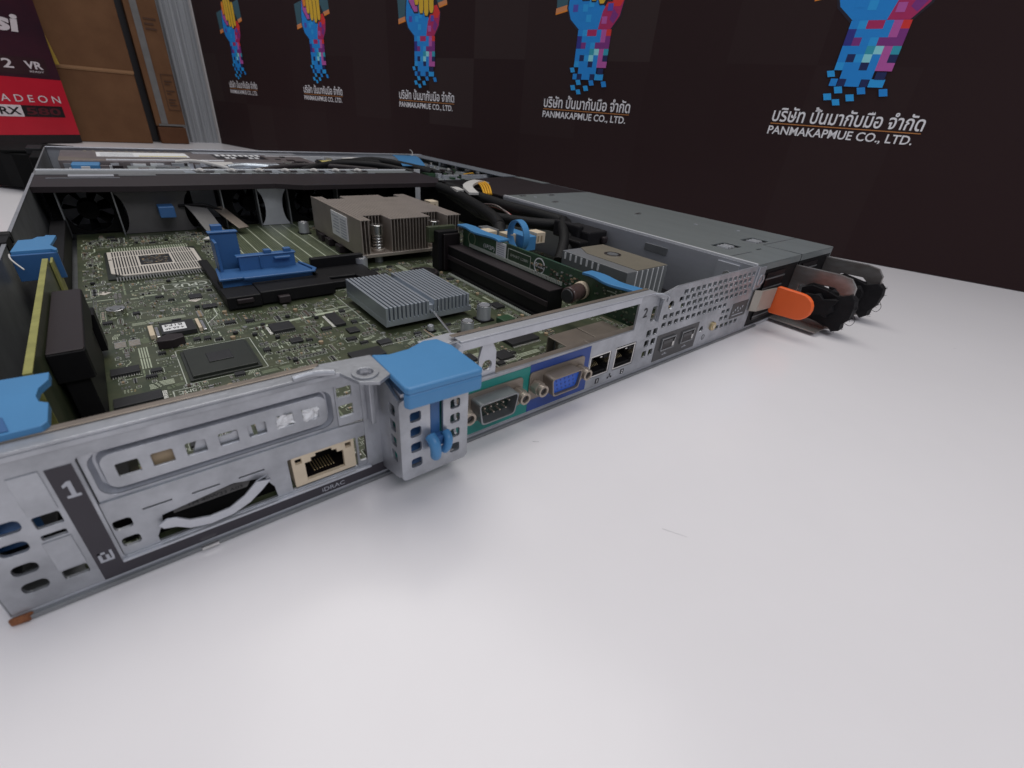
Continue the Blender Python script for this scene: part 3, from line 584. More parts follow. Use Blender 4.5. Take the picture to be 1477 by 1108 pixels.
def smd(x, y, w, h, t, body, vert):
    a, b_ = (w, h) if not vert else (h, w)
    e = a*.26 if not vert else b_*.26
    if not vert:
        sm.box(x-a/2+e, x+a/2-e, y-b_/2, y+b_/2, ZB, ZB+t, body); sm.box(x-a/2, x-a/2+e, y-b_/2, y+b_/2, ZB, ZB+t*1.03, 'solder'); sm.box(x+a/2-e, x+a/2, y-b_/2, y+b_/2, ZB, ZB+t*1.03, 'solder')
    else:
        sm.box(x-a/2, x+a/2, y-b_/2+e, y+b_/2-e, ZB, ZB+t, body); sm.box(x-a/2, x+a/2, y-b_/2, y-b_/2+e, ZB, ZB+t*1.03, 'solder'); sm.box(x-a/2, x+a/2, y+b_/2-e, y+b_/2, ZB, ZB+t*1.03, 'solder')
GW, GH = 320, 350
occ = [[0]*GH for _ in range(GW)]
for (a, b_, c, d) in busy:
    for i in range(max(0, int(a)), min(GW, int(b_)+1)):
        for j in range(max(0, int(c)), min(GH, int(d)+1)): occ[i][j] = 1
def take(x0, y0, w, h, mark=True):
    i0, i1, j0, j1 = int(x0), int(x0+w), int(y0), int(y0+h)
    if i0 < 16 or i1 > 315 or j0 < 4 or j1 > 343: return False
    for i in range(i0, i1):
        for j in range(j0, j1):
            if occ[i][j]: return False
    if mark:
        for i in range(i0, i1):
            for j in range(j0, j1): occ[i][j] = 1
    return True
def ry(): return 4+330*rnd.random()**1.35
for k in range(42000):                                 # every patch of the board gets one kind of detail
    x = int(rnd.uniform(16, 314)); y = int(ry()); far = y > 190
    kind = rnd.random(); sc_f = 1.6 if far else 1
    big = k < 4000
    if kind < .30:                                     # a bundle of traces with a jog
        vert = rnd.random() < .5; w = rnd.choice((3, 4, 5, 7) if big else (2, 3)); l = rnd.choice((8, 12, 16, 22) if big else (3, 4, 6))
        bw, bh = (w, l) if vert else (l, w)
        if not take(x, y, bw, bh): continue
        p = rnd.choice((.75, .9, 1.1))*sc_f; n = max(1, int((w-.6)/p)); jog = rnd.uniform(.25, .6)*l; mn = 'trace' if rnd.random() < .6 else 'trace_dim'; wd = p*rnd.uniform(.48, .62)
        sh = (w-.6-(n-1)*p) if rnd.random() < .6 else 0
        for i in range(n):
            o_ = .4+i*p
            q = [(o_, .3), (o_, jog-.3*i*p), (o_+sh, jog-.3*i*p+sh), (o_+sh, l-.4)] if jog+sh < l-.5 else [(o_, .3), (o_, l-.4)]
            pts = [(x+a, y+b_) for a, b_ in q] if vert else [(x+b_, y+a) for a, b_ in q]
            ribbon(tr, pts, wd, ZB+.03, mn)
    elif kind < .72:                                   # a row or block of resistors and capacitors in a printed outline
        vert = rnd.random() < .5; horiz = rnd.random() < .5
        w, h, t = rnd.choice(((1.15, .6, .4), (1.15, .6, .4), (1.8, 1.0, .6), (1.8, 1.0, .55), (2.4, 1.5, .9)))
        if far: w, h, t = w*1.3, h*1.3, t*1.3
        body = rnd.choice(('smd_brown', 'smd_brown', 'chip', 'tan', 'smd_brown')); n = rnd.choice((2, 3, 4, 6, 8)) if big else rnd.choice((1, 1, 2, 3)); rows = rnd.choice((1, 1, 2)) if big else 1
        a, b_ = (h, w) if vert else (w, h); pa, pb = a+.5, b_+.5
        nx, ny = (n, rows) if horiz else (rows, n)
        if not take(x, y, nx*pa+1, ny*pb+1): continue
        for i in range(nx):
            for j in range(ny):
                if rnd.random() < .93: smd(x+.6+a/2+i*pa, y+.6+b_/2+j*pb, w, h, t, body, vert)
        if rnd.random() < .6: rect_line(x+.15, x+.5+nx*pa, y+.15, y+.5+ny*pb, .17 if not far else .3, mn='silk' if rnd.random() < .5 else 'trace')
    elif kind < .84:                                   # vias and test pads
        w, h = rnd.choice((2, 3, 4)), rnd.choice((2, 3, 4))
        if not take(x, y, w, h): continue
        for i in range(w):
            for j in range(h):
                if rnd.random() < .7:
                    r = rnd.uniform(.22, .38)*sc_f; cx, cy = x+.5+i, y+.5+j
                    tr.add([(cx+r*math.cos(a_*math.pi/3), cy+r*math.sin(a_*math.pi/3), ZB+.06) for a_ in range(6)], [tuple(range(6))], rnd.choice(('trace', 'trace', 'solder', 'gold')))
    elif kind < .90:                                   # a small integrated circuit
        w, h = rnd.choice(((5, 5), (4, 5), (5, 4), (6, 5), (4, 4)))
        if not take(x, y, w, h): continue
        if rnd.random() < .5: rect_line(x+.1, x+w-.2, y+.1, y+h-.2, .18)
        sm.box(x+.6, x+w-.7, y+1.1, y+h-1.1, ZB+.1, ZB+1.0, 'chip')
        for i in range(int((w-1.3)/.7)):
            xx = x+.9+i*.7
            sm.box(xx-.16, xx+.16, y+.45, y+1.1, ZB, ZB+.35, 'solder'); sm.box(xx-.16, xx+.16, y+h-1.1, y+h-.45, ZB, ZB+.35, 'solder')
    elif kind < .96:                                   # reference lettering
        if not take(x, y, 5, 2): continue
        text(sk, rnd.choice('RCUJQL')+str(rnd.randint(10, 999)), (x+4.6, y+1.5, ZB+.08), (-1, 0, 0), (0, -1, 0), height=1.15, mn='silk') if not far and rnd.random() < .55 else rect_line(x+.3, x+4.5, y+.4, y+1.5, .2)
    else:
        if not take(x, y, 3, 3): continue
        sm.cyl((x+1.4, y+1.4, ZB), (x+1.4, y+1.4, ZB+1.2), 1.1, 12, mn=rnd.choice(('tan', 'solder', 'chip')))
for i in range(38):                                   # long bus lines beside the memory banks
    x = 104+i*1.62; mn = 'trace' if i % 6 == 0 else 'trace_dim'
    ribbon(tr, [(x, 224), (x, 344)], .42 if i % 6 else .8, ZB+.05, mn)
tr.build('circuit_traces', board, kind='stuff')
for a in range(120): x, y = 19.2+(a % 2)*1.0+(a//2)*.015, 100+(a//2)*1.62; sm.box(x-.25, x+.25, y-.3, y+.3, ZB, ZB+.5, 'solder')
for a in range(110): x, y = 212.2-(a % 2)*1.2, 66+(a//2)*1.7; sm.box(x-.35, x+.35, y-.45, y+.45, ZB, ZB+.8, 'silk')
for x, y in ((45, 309), (52, 305), (58, 307), (30, 262+6), (22, 245), (22.5, 258), (23, 232), (21, 216), (38, 312), (75, 296)): sm.cyl((x, y, ZB), (x, y, ZB+1.6), 1.0, 8, mn='shiny')
sm.build('small_components', board, kind='stuff')
rect_line(51, 74, 199.6, 209.4, .5)
text(sk, 'CPU2', (72.5, 207.6, ZB+.09), (-1, 0, 0), (0, -1, 0), width=17, height=6, mn='silk', bold=.02)
rect_line(40.5, 49, 72.8, 78.4, .35); text(sk, 'BMC', (47.6, 77, ZB+.09), (-1, 0, 0), (0, -1, 0), width=5.6, height=2.6, mn='silk', bold=.01)
rect_line(40, 62, 128.6, 148, .3); rect_line(45.4, 74.6, 81.2, 114.4, .3); rect_line(128.8, 190, 76, 159, .35); rect_line(112, 122, 132, 137, .3)
for (x, y) in ((24.6, 207), (62, 176.8)): sk.add([(x-3.4, y, ZB+.1), (x, y-3.2, ZB+.1), (x+3.4, y, ZB+.1), (x, y+3.2, ZB+.1)], [(0, 1, 2, 3)], 'cpu_cream')
ribbon(sk, [(82, 124.5), (108, 127), (124, 128)], 2.2, ZB+.07, 'trace'); ribbon(sk, [(62, 140), (68, 150), (68, 168)], .5, ZB+.08, 'silk')
sk.build('silkscreen', board, kind='stuff')
def chip(x0, x1, y0, y1, h=1.3, mn='chip', pins=None, pitch=1.0, mark=None, base=None):
    mb = MB(); z = ZB+.15
    if base: mb.box(x0-base, x1+base, y0-base, y1+base, ZB+.05, ZB+.9, 'chip_green'); z = ZB+.9
    mb.box(x0, x1, y0, y1, z, z+h, mn)
    if base: mb.box((x0+x1)/2-4.5, (x0+x1)/2+4.5, (y0+y1)/2-4, (y0+y1)/2+5, z+h, z+h+.35, 'chip')
    if pins:
        for side in pins:
            if side in 'ns':
                n = int((x1-x0-.6)/pitch)+1
                for i in range(n):
                    xx = x0+.5+i*(x1-x0-1)/max(1, n-1); ya, yb = ((y1, y1+1.6) if side == 'n' else (y0-1.6, y0)); mb.box(xx-.2, xx+.2, ya, yb, ZB+.05, ZB+.5, 'solder')
            else:
                n = int((y1-y0-.6)/pitch)+1
                for i in range(n):
                    yy = y0+.5+i*(y1-y0-1)/max(1, n-1); xa, xb = ((x1, x1+1.6) if side == 'e' else (x0-1.6, x0)); mb.box(xa, xb, yy-.2, yy+.2, ZB+.05, ZB+.5, 'solder')
    if mark == 'label':
        mb.box(44, 53, 133.5, 141.5, z+h+.02, z+h+.1, 'white_paper'); text(mb, 'B1F4', (51.8, 141, z+h+.12), (-1, 0, 0), (0, -1, 0), width=7, height=2.5, mn='black_print'); text(mb, '4.66.4F', (52.2, 137, z+h+.12), (-1, 0, 0), (0, -1, 0), width=7.4, height=2.2, mn='black_print')
    elif mark: text(mb, mark, ((x0+x1)/2+(x1-x0)*.22, (y0+y1)/2+.6, z+h+.02), (-1, 0, 0), (0, -1, 0), width=(x1-x0)*.44, mn='smd_brown')
    return mb.build('chip', board, bev=.12)
chip(43, 56.5, 130.6, 144.6, 2.0, mark='label')
mb = MB()
for x0, x1 in ((38.6, 42.4), (57.4, 60.6)):
    mb.box(x0, x1-1.8, 131.5, 144, ZB+.1, ZB+2.2, 'cream'); mb.box(x1-1.5, x1, 131.5, 144, ZB+.1, ZB+1.0, 'shiny')
mb.build('clip_frame', board, bev=.2)
chip(48, 71.4, 83.4, 109.6, 1.1, 'chip_green', base=1.2, mark=None)
chip(23.2, 32.4, 99.8, 105.6, 1.2, pins='ns', pitch=.8); chip(23, 37.2, 73.5, 80.2, 1.2, pins='e'); chip(85, 95, 112.4, 122.4, 1.6, pins='nsw', pitch=.9, mark=None)
chip(113, 118.2, 106.8, 123.2, 1.4, pins='w', pitch=.8); chip(115.6, 121, 95.8, 101.6, .9); chip(177, 195, 43.5, 52.5, 1.6, pins='ns', pitch=.9, mark=None); chip(163, 171, 34, 42, 1.2, pins='nsew', pitch=.8)
chip(88.8, 94.2, 97.6, 102.4, 1.0); chip(60, 66, 186-8, 184, 1.0, pins='ns', pitch=.9); chip(63.5, 70, 160, 165, 1.0, pins='n', pitch=.9); chip(106, 121, 66, 74.5, 1.4); chip(122.6, 129, 76.5, 81, 1.0, pins='ns', pitch=.8)
chip(146, 154, 40, 47, 1.2, pins='nsew', pitch=.8); chip(201, 207, 88, 96, 1.2, pins='ew', pitch=.8)
mb = MB(); mb.box(68.6, 72.4, 66.6, 70.2, ZB, ZB+2.2, 'black'); mb.box(69.4, 71.8, 67.4, 69.6, ZB+2.25, ZB+2.35, 'white_paper'); mb.build('oscillator', board, bev=.15)
mb = MB(); mb.prism([(40.2, 119), (46, 118), (50.5, 120), (50.3, 124), (45, 126.4), (41, 123)], 2, ZB, ZB+4, 'dark_box'); mb.build('buzzer', board, bev=.4)
for x, y in ((27.6, 131), (32.6, 131)):
    mb = MB(); mb.box(x-2, x+2, y-3.4, y+3.4, ZB, ZB+.5, 'solder'); [mb.box(x-1.9, x+1.9, y-2.8+i*1.5, y-2.5+i*1.5, ZB+.5, ZB+.56, 'tan') for i in range(4)]; mb.build('battery_pad', board)
mb = MB(); mb.cyl((28.5, 173, ZB), (28.5, 173, ZB+2.6), 4, 20, mn='shiny'); mb.cyl((28.5, 173, ZB+2.6), (28.5, 173, ZB+2.9), 2.4, 16, mn='steel_dark'); mb.build('standoff', board, bev=.4)
def ecap(x, y, r, h, top='alu'):
    mb = MB(); mb.box(x-r-.4, x+r+.4, y-r-.4, y+r+.4, ZB, ZB+.8, 'black'); mb.cyl((x, y, ZB+.8), (x, y, ZB+h), r, 24, mn='steel'); mb.ring((x, y, ZB+h), (x, y, ZB+h+.25), r*.98, r*.8, 24, mn='shiny'); mb.cyl((x, y, ZB+h), (x, y, ZB+h+.1), r*.8, 24, mn='steel_rear'); mb.build('capacitor', board, bev=.2, smooth=True)
ecap(185.2, 79.5, 3.9, 8.6); ecap(166.6, 68, 3.4, 7.2); ecap(160.6, 186.6, 4, 10); ecap(160.6, 306, 4, 9); ecap(152, 80, 1.8, 3.0)
mb = MB(); mb.cyl((192, 158, ZB), (192, 158, ZB+4.5), 10, 28, mn='black'); mb.ring((192, 158, ZB+4.5), (192, 158, ZB+4.9), 9, 7.6, 28, mn='dark_box'); mb.build('coin_cell_holder', board, bev=.4)
mb = MB(); mb.box(189, 197, 66, 73, ZB, ZB+3.4, 'pcb_mid'); mb.build('connector', board, bev=.3)
for x, y in ((200, 240), (168, 240), (168, 262), (168, 278), (171, 292)):
    mb = MB(); mb.box(x-4, x+4, y-4.5, y+4.5, ZB, ZB+5.5, 'dark_box'); mb.build('inductor', board, bev=.5)
# ---- second socket
mb = MB(); mb.box(27.5, 78, 228, 290, ZB+.1, ZB+.9, 'chip_green'); mb.build('socket_base', board)
sock = MB()
outl = [(29, 290), (71, 290), (76.6, 282), (77.2, 234), (36, 230), (29.6, 239)]
sock.prism([(29, 288), (71.5, 288), (77, 281), (76.6, 231.5), (35, 231.5), (29.4, 238)], 2, ZB+.9, ZB+1.5, 'cpu_cream')
sock = sock.build('cpu_socket', sv, label='bare cream contact field of the empty second processor socket')
mb = MB(); mb.box(44.6, 61.2, 250.8, 272.2, ZB+1.52, ZB+1.7, 'chip')
for k in range(120): x = 46+rnd.random()*14; y = 252.2+rnd.random()*19; mb.box(x-.5, x+.5, y-.3, y+.3, ZB+1.7, ZB+1.9, rnd.choice(('tan', 'solder', 'smd_brown')))
mb.build('socket_centre', sock)
mb = MB()
for i in range(38):
    y0 = 233+i*1.42
    for (xa, xb) in ((31.5, 42.8), (63, 74.6)):
        pass
for i in range(31):
    x = 31.6+i*1.42
    for ya, yb in ((233.6, 247.8), (275.4, 286.2)):
        mb.box(x-.34, x+.34, ya, yb, ZB+1.52, ZB+1.62, 'chip')
    if x < 43 or x > 62.6: mb.box(x-.34, x+.34, 249.2, 273.6, ZB+1.52, ZB+1.62, 'chip')
for i in range(31):
    x = 31.6+i*1.42
    mb.box(x-.28, x+.28, 222, 229.5, ZB+.92, ZB+1.3, 'solder'); mb.box(x-.28, x+.28, 291, 301, ZB+.1, ZB+.5, 'trace')
mb.build('contact_rows', sock)
# ---- blue and black memory latches
mb = MB()
mb.prism([(76, 172), (122, 170), (124.5, 174), (121.6, 189), (78, 191)], 2, 12.6, 17.6, 'blue_dark')
mb.prism([(74.6, 168.6), (86, 168.6), (86.4, 167.0), (124, 166.2), (126.4, 171), (122, 188), (120.6, 188), (124.2, 171.6), (122.6, 168.4), (87.4, 169.4), (87, 171.4), (76.4, 171.4), (78, 191), (76.6, 191)], 2, 17.6, 18.8, 'blue_dark')
mb.box(88.2, 118.6, 184.5, 188, 17, 25, 'blue_dark'); mb.box(87.2, 119.4, 184, 189, 25, 25.9, 'blue_dark')
for x in (104.2, 115.2): mb.box(x-2, x+2, 185.2, 188.4, 25.9, 28, 'blue_dark')
mb.box(106.6, 115.6, 181.5, 184.4, 23, 24.2, 'blue_dark'); mb.box(98.8, 99.6, 183.4, 184.4, 18, 25, 'blue_dark')
mb.prism([(-.5, 17), (-.5, 36), (1.2, 37.2), (2.2, 37), (1.6, 17)], 0, 0, 1, 'blue_dark') if False else None
mb.box(78.4, 92.0, 196.2, 198.8, 12, 36.6, 'blue_dark'); mb.box(77.6, 92.6, 195.2, 199.6, 36.6, 37.6, 'blue_dark'); mb.box(80.4, 86, 199.6, 203.6, 33, 40.2, 'blue_dark'); mb.box(78.4, 80, 186, 196.2, 14, 34, 'blue_dark')
mb.box(90.6, 92, 190, 196.2, 14, 24, 'blue_dark')
mb.build('memory_latch', sv, bev=.35, label='blue plastic latch with a tall tab')
mb = MB(); mb.box(73.6, 90, 150.5, 168, 8, 14.5, 'black'); mb.box(90, 130, 152, 170, 8, 14.8, 'black'); mb.box(76, 124, 166, 190, 8, 12.5, 'black'); mb.box(78, 86, 149, 150.5, 11, 13.4, 'dark_box'); mb.box(98, 104, 148.5, 152, 8, 12, 'dark_box'); mb.box(74, 79, 160, 240, 8, 11, 'black')
mb.box(128, 162, 186, 190, 8, 19.6, 'black'); mb.prism([(127, 166), (152, 164.5), (160, 172), (160, 186), (128, 186)], 2, 12, 13.6, 'black'); mb.box(130, 156, 160, 168, 8, 12, 'black'); mb.cyl((154, 163, 8), (154, 163, 14), 7, 20, mn='black')
mb.build('latch_frame', sv, bev=.5)
# ---- processor heatsink
hs = MB(); hs.box(167, 246, 198, 297, 12.4, 14.8, 'nickel'); hs = hs.build('heatsink', sv, bev=.3, label='brown finned processor heatsink under spring screws')
mb = MB(); ys = 198.5; n = 46; x = 167.6; i = 0
def span(x):   # notches at the screws
    a, b_ = 198.6, 293
    if 173.5 < x < 188.0: a = 214
    if 219.5 < x < 234: a = 214
    if 173 < x < 188: b_ = 281
    if 221 < x < 236: b_ = 281
    return a, b_
while x < 246:
    a, b_ = span(x)
    mb.box(x-.3, x+.3, a, b_, 14.8, 37.4, 'nickel'); mb.prism([(x-.3, 37.2), (x+.1, 37.8), (x+1.9, 37.8), (x+1.9, 37.5), (x+.3, 37.2)], 1, a, b_, 'nickel')
    x += 2.42
mb.box(166.9, 167.5, 198.4, 297, 14.8, 37.8, 'nickel')
mb.build('fin_stack', hs)
for x, y in ((181, 204.5), (226.8, 204.5), (181, 288), (226.8, 288)):
    mb = MB(); mb.cyl((x, y, 14.8), (x, y, 17), 4.8, 20, mn='nickel')
    for k in range(5): mb.ring((x, y, 17+k*2.1), (x, y, 18.3+k*2.1), 3.9, 2.6, 20, mn='shiny')
    mb.cyl((x, y, 15), (x, y, 26.6), 2.6, 16, mn='steel_dark'); mb.cyl((x, y, 26.6), (x, y, 33.4), 4.3, 24, mn='shiny'); mb.cyl((x, y, 7), (x, y, 12.4), 3, 12, mn='steel_dark'); mb.build('spring_screw', hs, bev=.35, smooth=True)
mb = MB(); mb.box(166.2, 166.85, 222, 252, 18.5, 35.5, 'white_paper')
for i in range(7): mb.box(166.05, 166.2, 223.5, 234, 20+i*2, 21+i*2, 'grey_print')
for i in range(6): mb.box(166.05, 166.2, 237, 237+(13, 9, 12, 11, 13, 8)[i], 32.5-i*2.2, 33.4-i*2.2, 'grey_print')
mb.build('sticker', hs)
# ---- small aluminium heatsink
mb = MB(); mb.box(131.6, 182.6, 88.3, 138.7, 10, 13, 'alu'); mb.box(155.6, 160, 89, 138, 13, 17.4, 'alu'); mb.box(136, 178, 94, 134, 7.4, 10, 'chip')
y = 0; x = 132.4
while x < 182.5:
    if not 156 < x < 159: mb.box(x-.75, x+.75, 88, 139, 12.9, 20.2, 'alu')
    x += 2.28
ch = mb.build('chipset_heatsink', sv, bev=.12, seg=1, label='low silver aluminium heatsink with straight fins')
mb = MB(); mb.tube([(150.5, 163, 9), (156.4, 141, 15), (157.2, 139, 14.4), (157.2, 88, 14.4), (157.6, 86, 14), (157, 68, 9)], .75, 8, mn='shiny', smooth=False); mb.build('clip_wire', ch, smooth=True)
# ---- risers
mb = MB(); mb.box(12.8, 14.6, 40, 152, 9, 41.0, 'pcb'); mb.box(12.8, 14.6, 40, 152, 41.0, 41.3, 'pcb_edge'); mb.box(12.8, 14.6, 39.4, 40, 9, 41.3, 'pcb_edge'); mb.box(14.8, 15.6, 150, 164, 9, 40, 'pcb_edge')
ri = mb.build('riser_card', sv, label='upright riser board seen edge on beside the left wall')
mb = MB(); mb.prism([(14.8, 60.5), (23.4, 60.5), (23.8, 62), (23.4, 121), (14.8, 121)], 2, 27, 36.4, 'black'); mb.prism([(14.9, 60.8), (23.3, 60.8), (23.6, 62.2), (23.2, 120.6), (14.9, 120.6)], 2, 36.4, 36.9, 'dark_box'); mb.box(18, 24, 121, 130, 10, 26, 'black'); mb.box(16, 22, 62, 119, 9, 27, 'black'); mb.build('slot_connector', ri, bev=.4)  # top paler than the sides, fall of light put into the colours
mb = MB()
for i in range(34): mb.box(11.9, 12.8, 45+i*2.2, 45.9+i*2.2, 38.2, 39.1, 'solder')
mb.build('solder_pins', ri, kind='stuff')
mb = MB(); mb.box(3, 10.5, 60, 150, 8, 12, 'black'); mb.box(2, 12, 10, 58, 8, 16, 'black'); mb.box(2.5, 10, 4, 9.5, 17, 30, 'blue_dark'); mb.box(16, 27, 8, 40, 8, 20, 'black'); mb.box(4, 12, 168, 340, 8, 20, 'black'); mb.build('left_fill', sv, bev=.4)  # black blocks fill the dark interior, blue block tints the vent holes
mb = MB(); mb.prism([(-1.5, 4), (10.5, 3.4), (18.6, 3.6), (19.6, 5), (19.5, 13.4), (17.9, 15), (17.3, 18), (17.6, 21.8), (19.2, 25.4), (19.2, 29.4), (10.6, 30), (-2, 30.4)], 2, 43.2, 45, 'blue'); mb.box(10.8, 19, 5, 8, 40, 43.2, 'blue_dark'); mb.box(-1, 9, .8, 3.4, 42.6, 46, 'blue')
mb.prism([(12.6, 10.6), (10, 10.6), (10, 4.2), (14, 4.2)], 2, 45, 45.3, 'blue_dark')
mb.build('riser_latch', ri, bev=.6)
mb = MB(); mb.prism([(3.4, 160.6), (15.6, 161), (17.6, 158), (17.8, 161), (15.4, 168), (16, 174), (17, 186), (13.4, 187.6), (13, 185), (10.6, 185), (9, 181), (4.6, 180.4)], 2, 41.6, 43, 'blue'); mb.box(3, 17.6, 158.4, 160.4, 31, 41.8, 'blue_dark'); mb.tube([(3.2, 158, 42.6), (3.6, 155, 41), (6.6, 150, 38)], .35, 6, mn='cable_white'); mb.build('riser_latch', ri, bev=.35)  # upright face in darker blue, its shade put into the colour
# right riser, facing left
rr = MB(); rr.box(226, 227.6, 6, 163, 20, 37.2, 'pcb_mid'); rr = rr.build('riser_card', sv, bev=.1, label='green riser board standing over a long black slot')
mb = MB(); mb.box(214.6, 225.9, 60, 166, 9, 24.6, 'black'); mb.box(214.6, 225.9, 60, 166, 24.6, 25.2, 'dark_box'); mb.box(213.6, 214.6, 60, 166, 16, 19, 'dark_box'); mb.box(213, 224, 62, 158, 7.1, 9, 'black'); mb.build('slot_connector', rr, bev=.35)
mb = MB(); mb.box(208, 224, 166, 175, 8, 34.5, 'black'); mb.box(211, 224, 163.5, 166, 8, 33, 'gpu_black'); mb.box(204, 225.5, 172, 176, 26, 36.6, 'pcb'); mb.build('board_edge_connector', rr, bev=.4)
mb = MB()
for i in range(66): mb.box(225.2, 226, 62+i*1.4, 62.8+i*1.4, 25.9, 28.0, 'silk')
for i in range(60):
    y = rnd.uniform(46, 88); z = rnd.uniform(26.5, 33); mb.box(225.3, 226, y, y+rnd.choice((.8, 1.6)), z, z+.7, rnd.choice(('smd_brown', 'smd_brown', 'solder', 'tan')))
for i in range(40):
    y = rnd.uniform(8, 38); z = rnd.uniform(21, 35); mb.box(225.5, 226, y, y+rnd.choice((.8, 1.2)), z, z+.7, rnd.choice(('solder', 'smd_brown', 'trace_dim')))
mb.build('riser_components', rr, kind='stuff')
mb = MB(); NY = (0, -1, 0); Z = (0, 0, 1)
text(mb, '(1P/2P)', (225.9, 138, 28.6), NY, Z, width=12, height=3.4, mn='white_paper', t=.05, bold=.01)
mb.ring((225.8, 82.2, 31.6), (225.95, 82.2, 31.6), 4.7, 4.0, 32, mn='white_paper'); text(mb, 'DELL', (225.85, 85.6, 30.6), NY, Z, width=6.9, height=2.6, mn='white_paper', bold=.03, t=0)
for (a, b_, c, d) in ((112, 111.6, 27.6, 35), (90.4, 90, 27.6, 35), (112, 90, 27.6, 28), (112, 90, 34.6, 35)): mb.box(225.8, 225.95, b_, a, c, d, 'silk')
text(mb, 'SMART L2881', (225.9, 109.5, 30.6), NY, Z, width=17, height=1.6, mn='silk', t=0)
mb.tube([(225.9, 30, 33), (225.9, 24, 33), (225.9, 20, 30), (225.9, 12, 30)], .3, 4, mn='trace')
mb.ring((225.8, 152, 31.5), (225.95, 152, 31.5), 4.6, 3.6, 24, mn='trace_dim')
mb.build('silkscreen', rr)
mb = MB(); mb.box(225.6, 225.95, 114, 124, 26.6, 36.6, 'white_paper')
for i in range(6): mb.box(225.5, 225.6, 115.2, 122.8, 28+i*1.3, 28.6+i*1.3, 'grey_print')
mb.build('sticker', rr)
mb = MB(); mb.cyl((211.5, 43, 28.4), (222.5, 45.5, 28.4), 4.4, 24, mn='shrink_brown'); mb.cyl((222.5, 45.5, 28.4), (225.9, 46.4, 28.4), 4.8, 24, mn='cream'); mb.cyl((210.2, 42.8, 28.4), (211.5, 43, 28.4), 3.7, 20, mn='chip'); mb.build('capacitor', rr, bev=.5, smooth=True)
for ya, yb in ((118, 166), (6, 46)):
    mb = MB(); L_ = yb-ya; pts = []
    N_ = 10
    for i in range(N_+1):
        t = i/N_; pts.append((ya+L_*t, 222.3+1.6*math.sin(t*9.)))
    for i in range(N_, -1, -1):
        t = i/N_; pts.append((ya+L_*t, 230.6+1.2*math.sin(t*9.+.6)))
    mb.prism([(b_, a) for a, b_ in pts], 2, 37.2, 38.6, 'blue'); mb.build('blue_clip', rr, bev=.3)
# ---- blue pull strap, connectors and cables
mb = MB(); mb.tube([(243+1.5*math.cos(a), 123.5+10.2*math.cos(a), 38.6+9.4*math.sin(a)) for a in [2*math.pi*k/36 for k in range(36)]], 2.6, 4, mn='blue', closed=True, flat=.9, up=(1, .1, 0), smooth=False); mb.build('pull_strap', sv, bev=.1)
mb = MB(); mb.box(249, 258, 122, 146, 28, 37.4, 'blue'); mb.box(240, 248, 150, 165, 20, 36.5, 'steel_dark'); mb.build('blue_flap', sv, bev=.4)
for x, y, z in ((246, 138, 30), (238, 150, 30), (263, 128, 32), (258, 262, 30), (240, 270, 30)):
    mb = MB(); mb.box(x-4, x+4, y-5, y+5, z, z+7, 'cream'); [mb.box(x-3+i*3, x-1.6+i*3, y-5.2, y-5, z+1, z+5, 'tan') for i in range(2)]; mb.build('plug_housing', sv, bev=.4)
paths = [([(296, 312, 40), (294, 280, 39), (284, 230, 37), (272, 190, 36), (262, 168, 34)], 4.6), ([(302, 306, 41), (304, 262, 40), (303, 215, 39), (306, 172, 39), (310, 148, 38)], 4.4),
         ([(300, 300, 36), (290, 250, 33), (280, 210, 33), (290, 168, 35), (304, 150, 36)], 4.2), ([(262, 168, 34), (258, 160, 30), (262, 140, 22)], 4.6), ([(308, 290, 34), (312, 240, 32), (312, 190, 32), (314, 150, 32)], 4.4), ([(306, 146, 40), (298, 138, 38), (285, 122, 32), (270, 110, 22)], 3.8), ([(310, 146, 38), (300, 134, 34), (284, 116, 26), (268, 102, 16)], 3.8)]
for P_, r in paths:
    mb = MB(); mb.tube(P_, r, 16, mn='sleeve'); mb.build('sleeved_cable', sv, smooth=True)
mb = MB()
for i in range(4): mb.tube([(284+i*1.6, 230, 38), (291+i*1.5, 212, 40-i), (296+i, 196, 33)], .9, 8, mn=('shrink_brown', 'cable_white', 'red', 'shrink_brown')[i])
mb.build('thin_wires', sv, smooth=True)
mb = MB(); mb.box(299, 319, 112, 142, 24, 38.6, 'black_soft'); mb.box(296, 302, 120, 146, 30, 41.5, 'black_soft'); mb.box(312, 317, 108.5, 112, 30, 35, 'dark_box'); mb.box(286, 296, 108, 126, 10, 34, 'black'); mb.build('power_plug', sv, bev=1.2)
mb = MB(); mb.tube([(296, 252, 43), (304, 274, 46), (330, 296, 47), (346, 304, 44)], 1, 4, flat=9, mn='cable_white'); mb.tube([(300, 300, 41), (296, 284, 43), (292, 268, 43)], 1, 4, flat=7, mn='cable_white'); mb.build('white_flat_cable', sv, smooth=True)
mb = MB()
for i in range(4): mb.tube([(340-i*3, 298, 46), (330-i*3, 276, 45.5), (320-i*2.6, 258, 41)], 1.0, 8, mn='yellow')
mb.build('yellow_wires', sv, smooth=True)
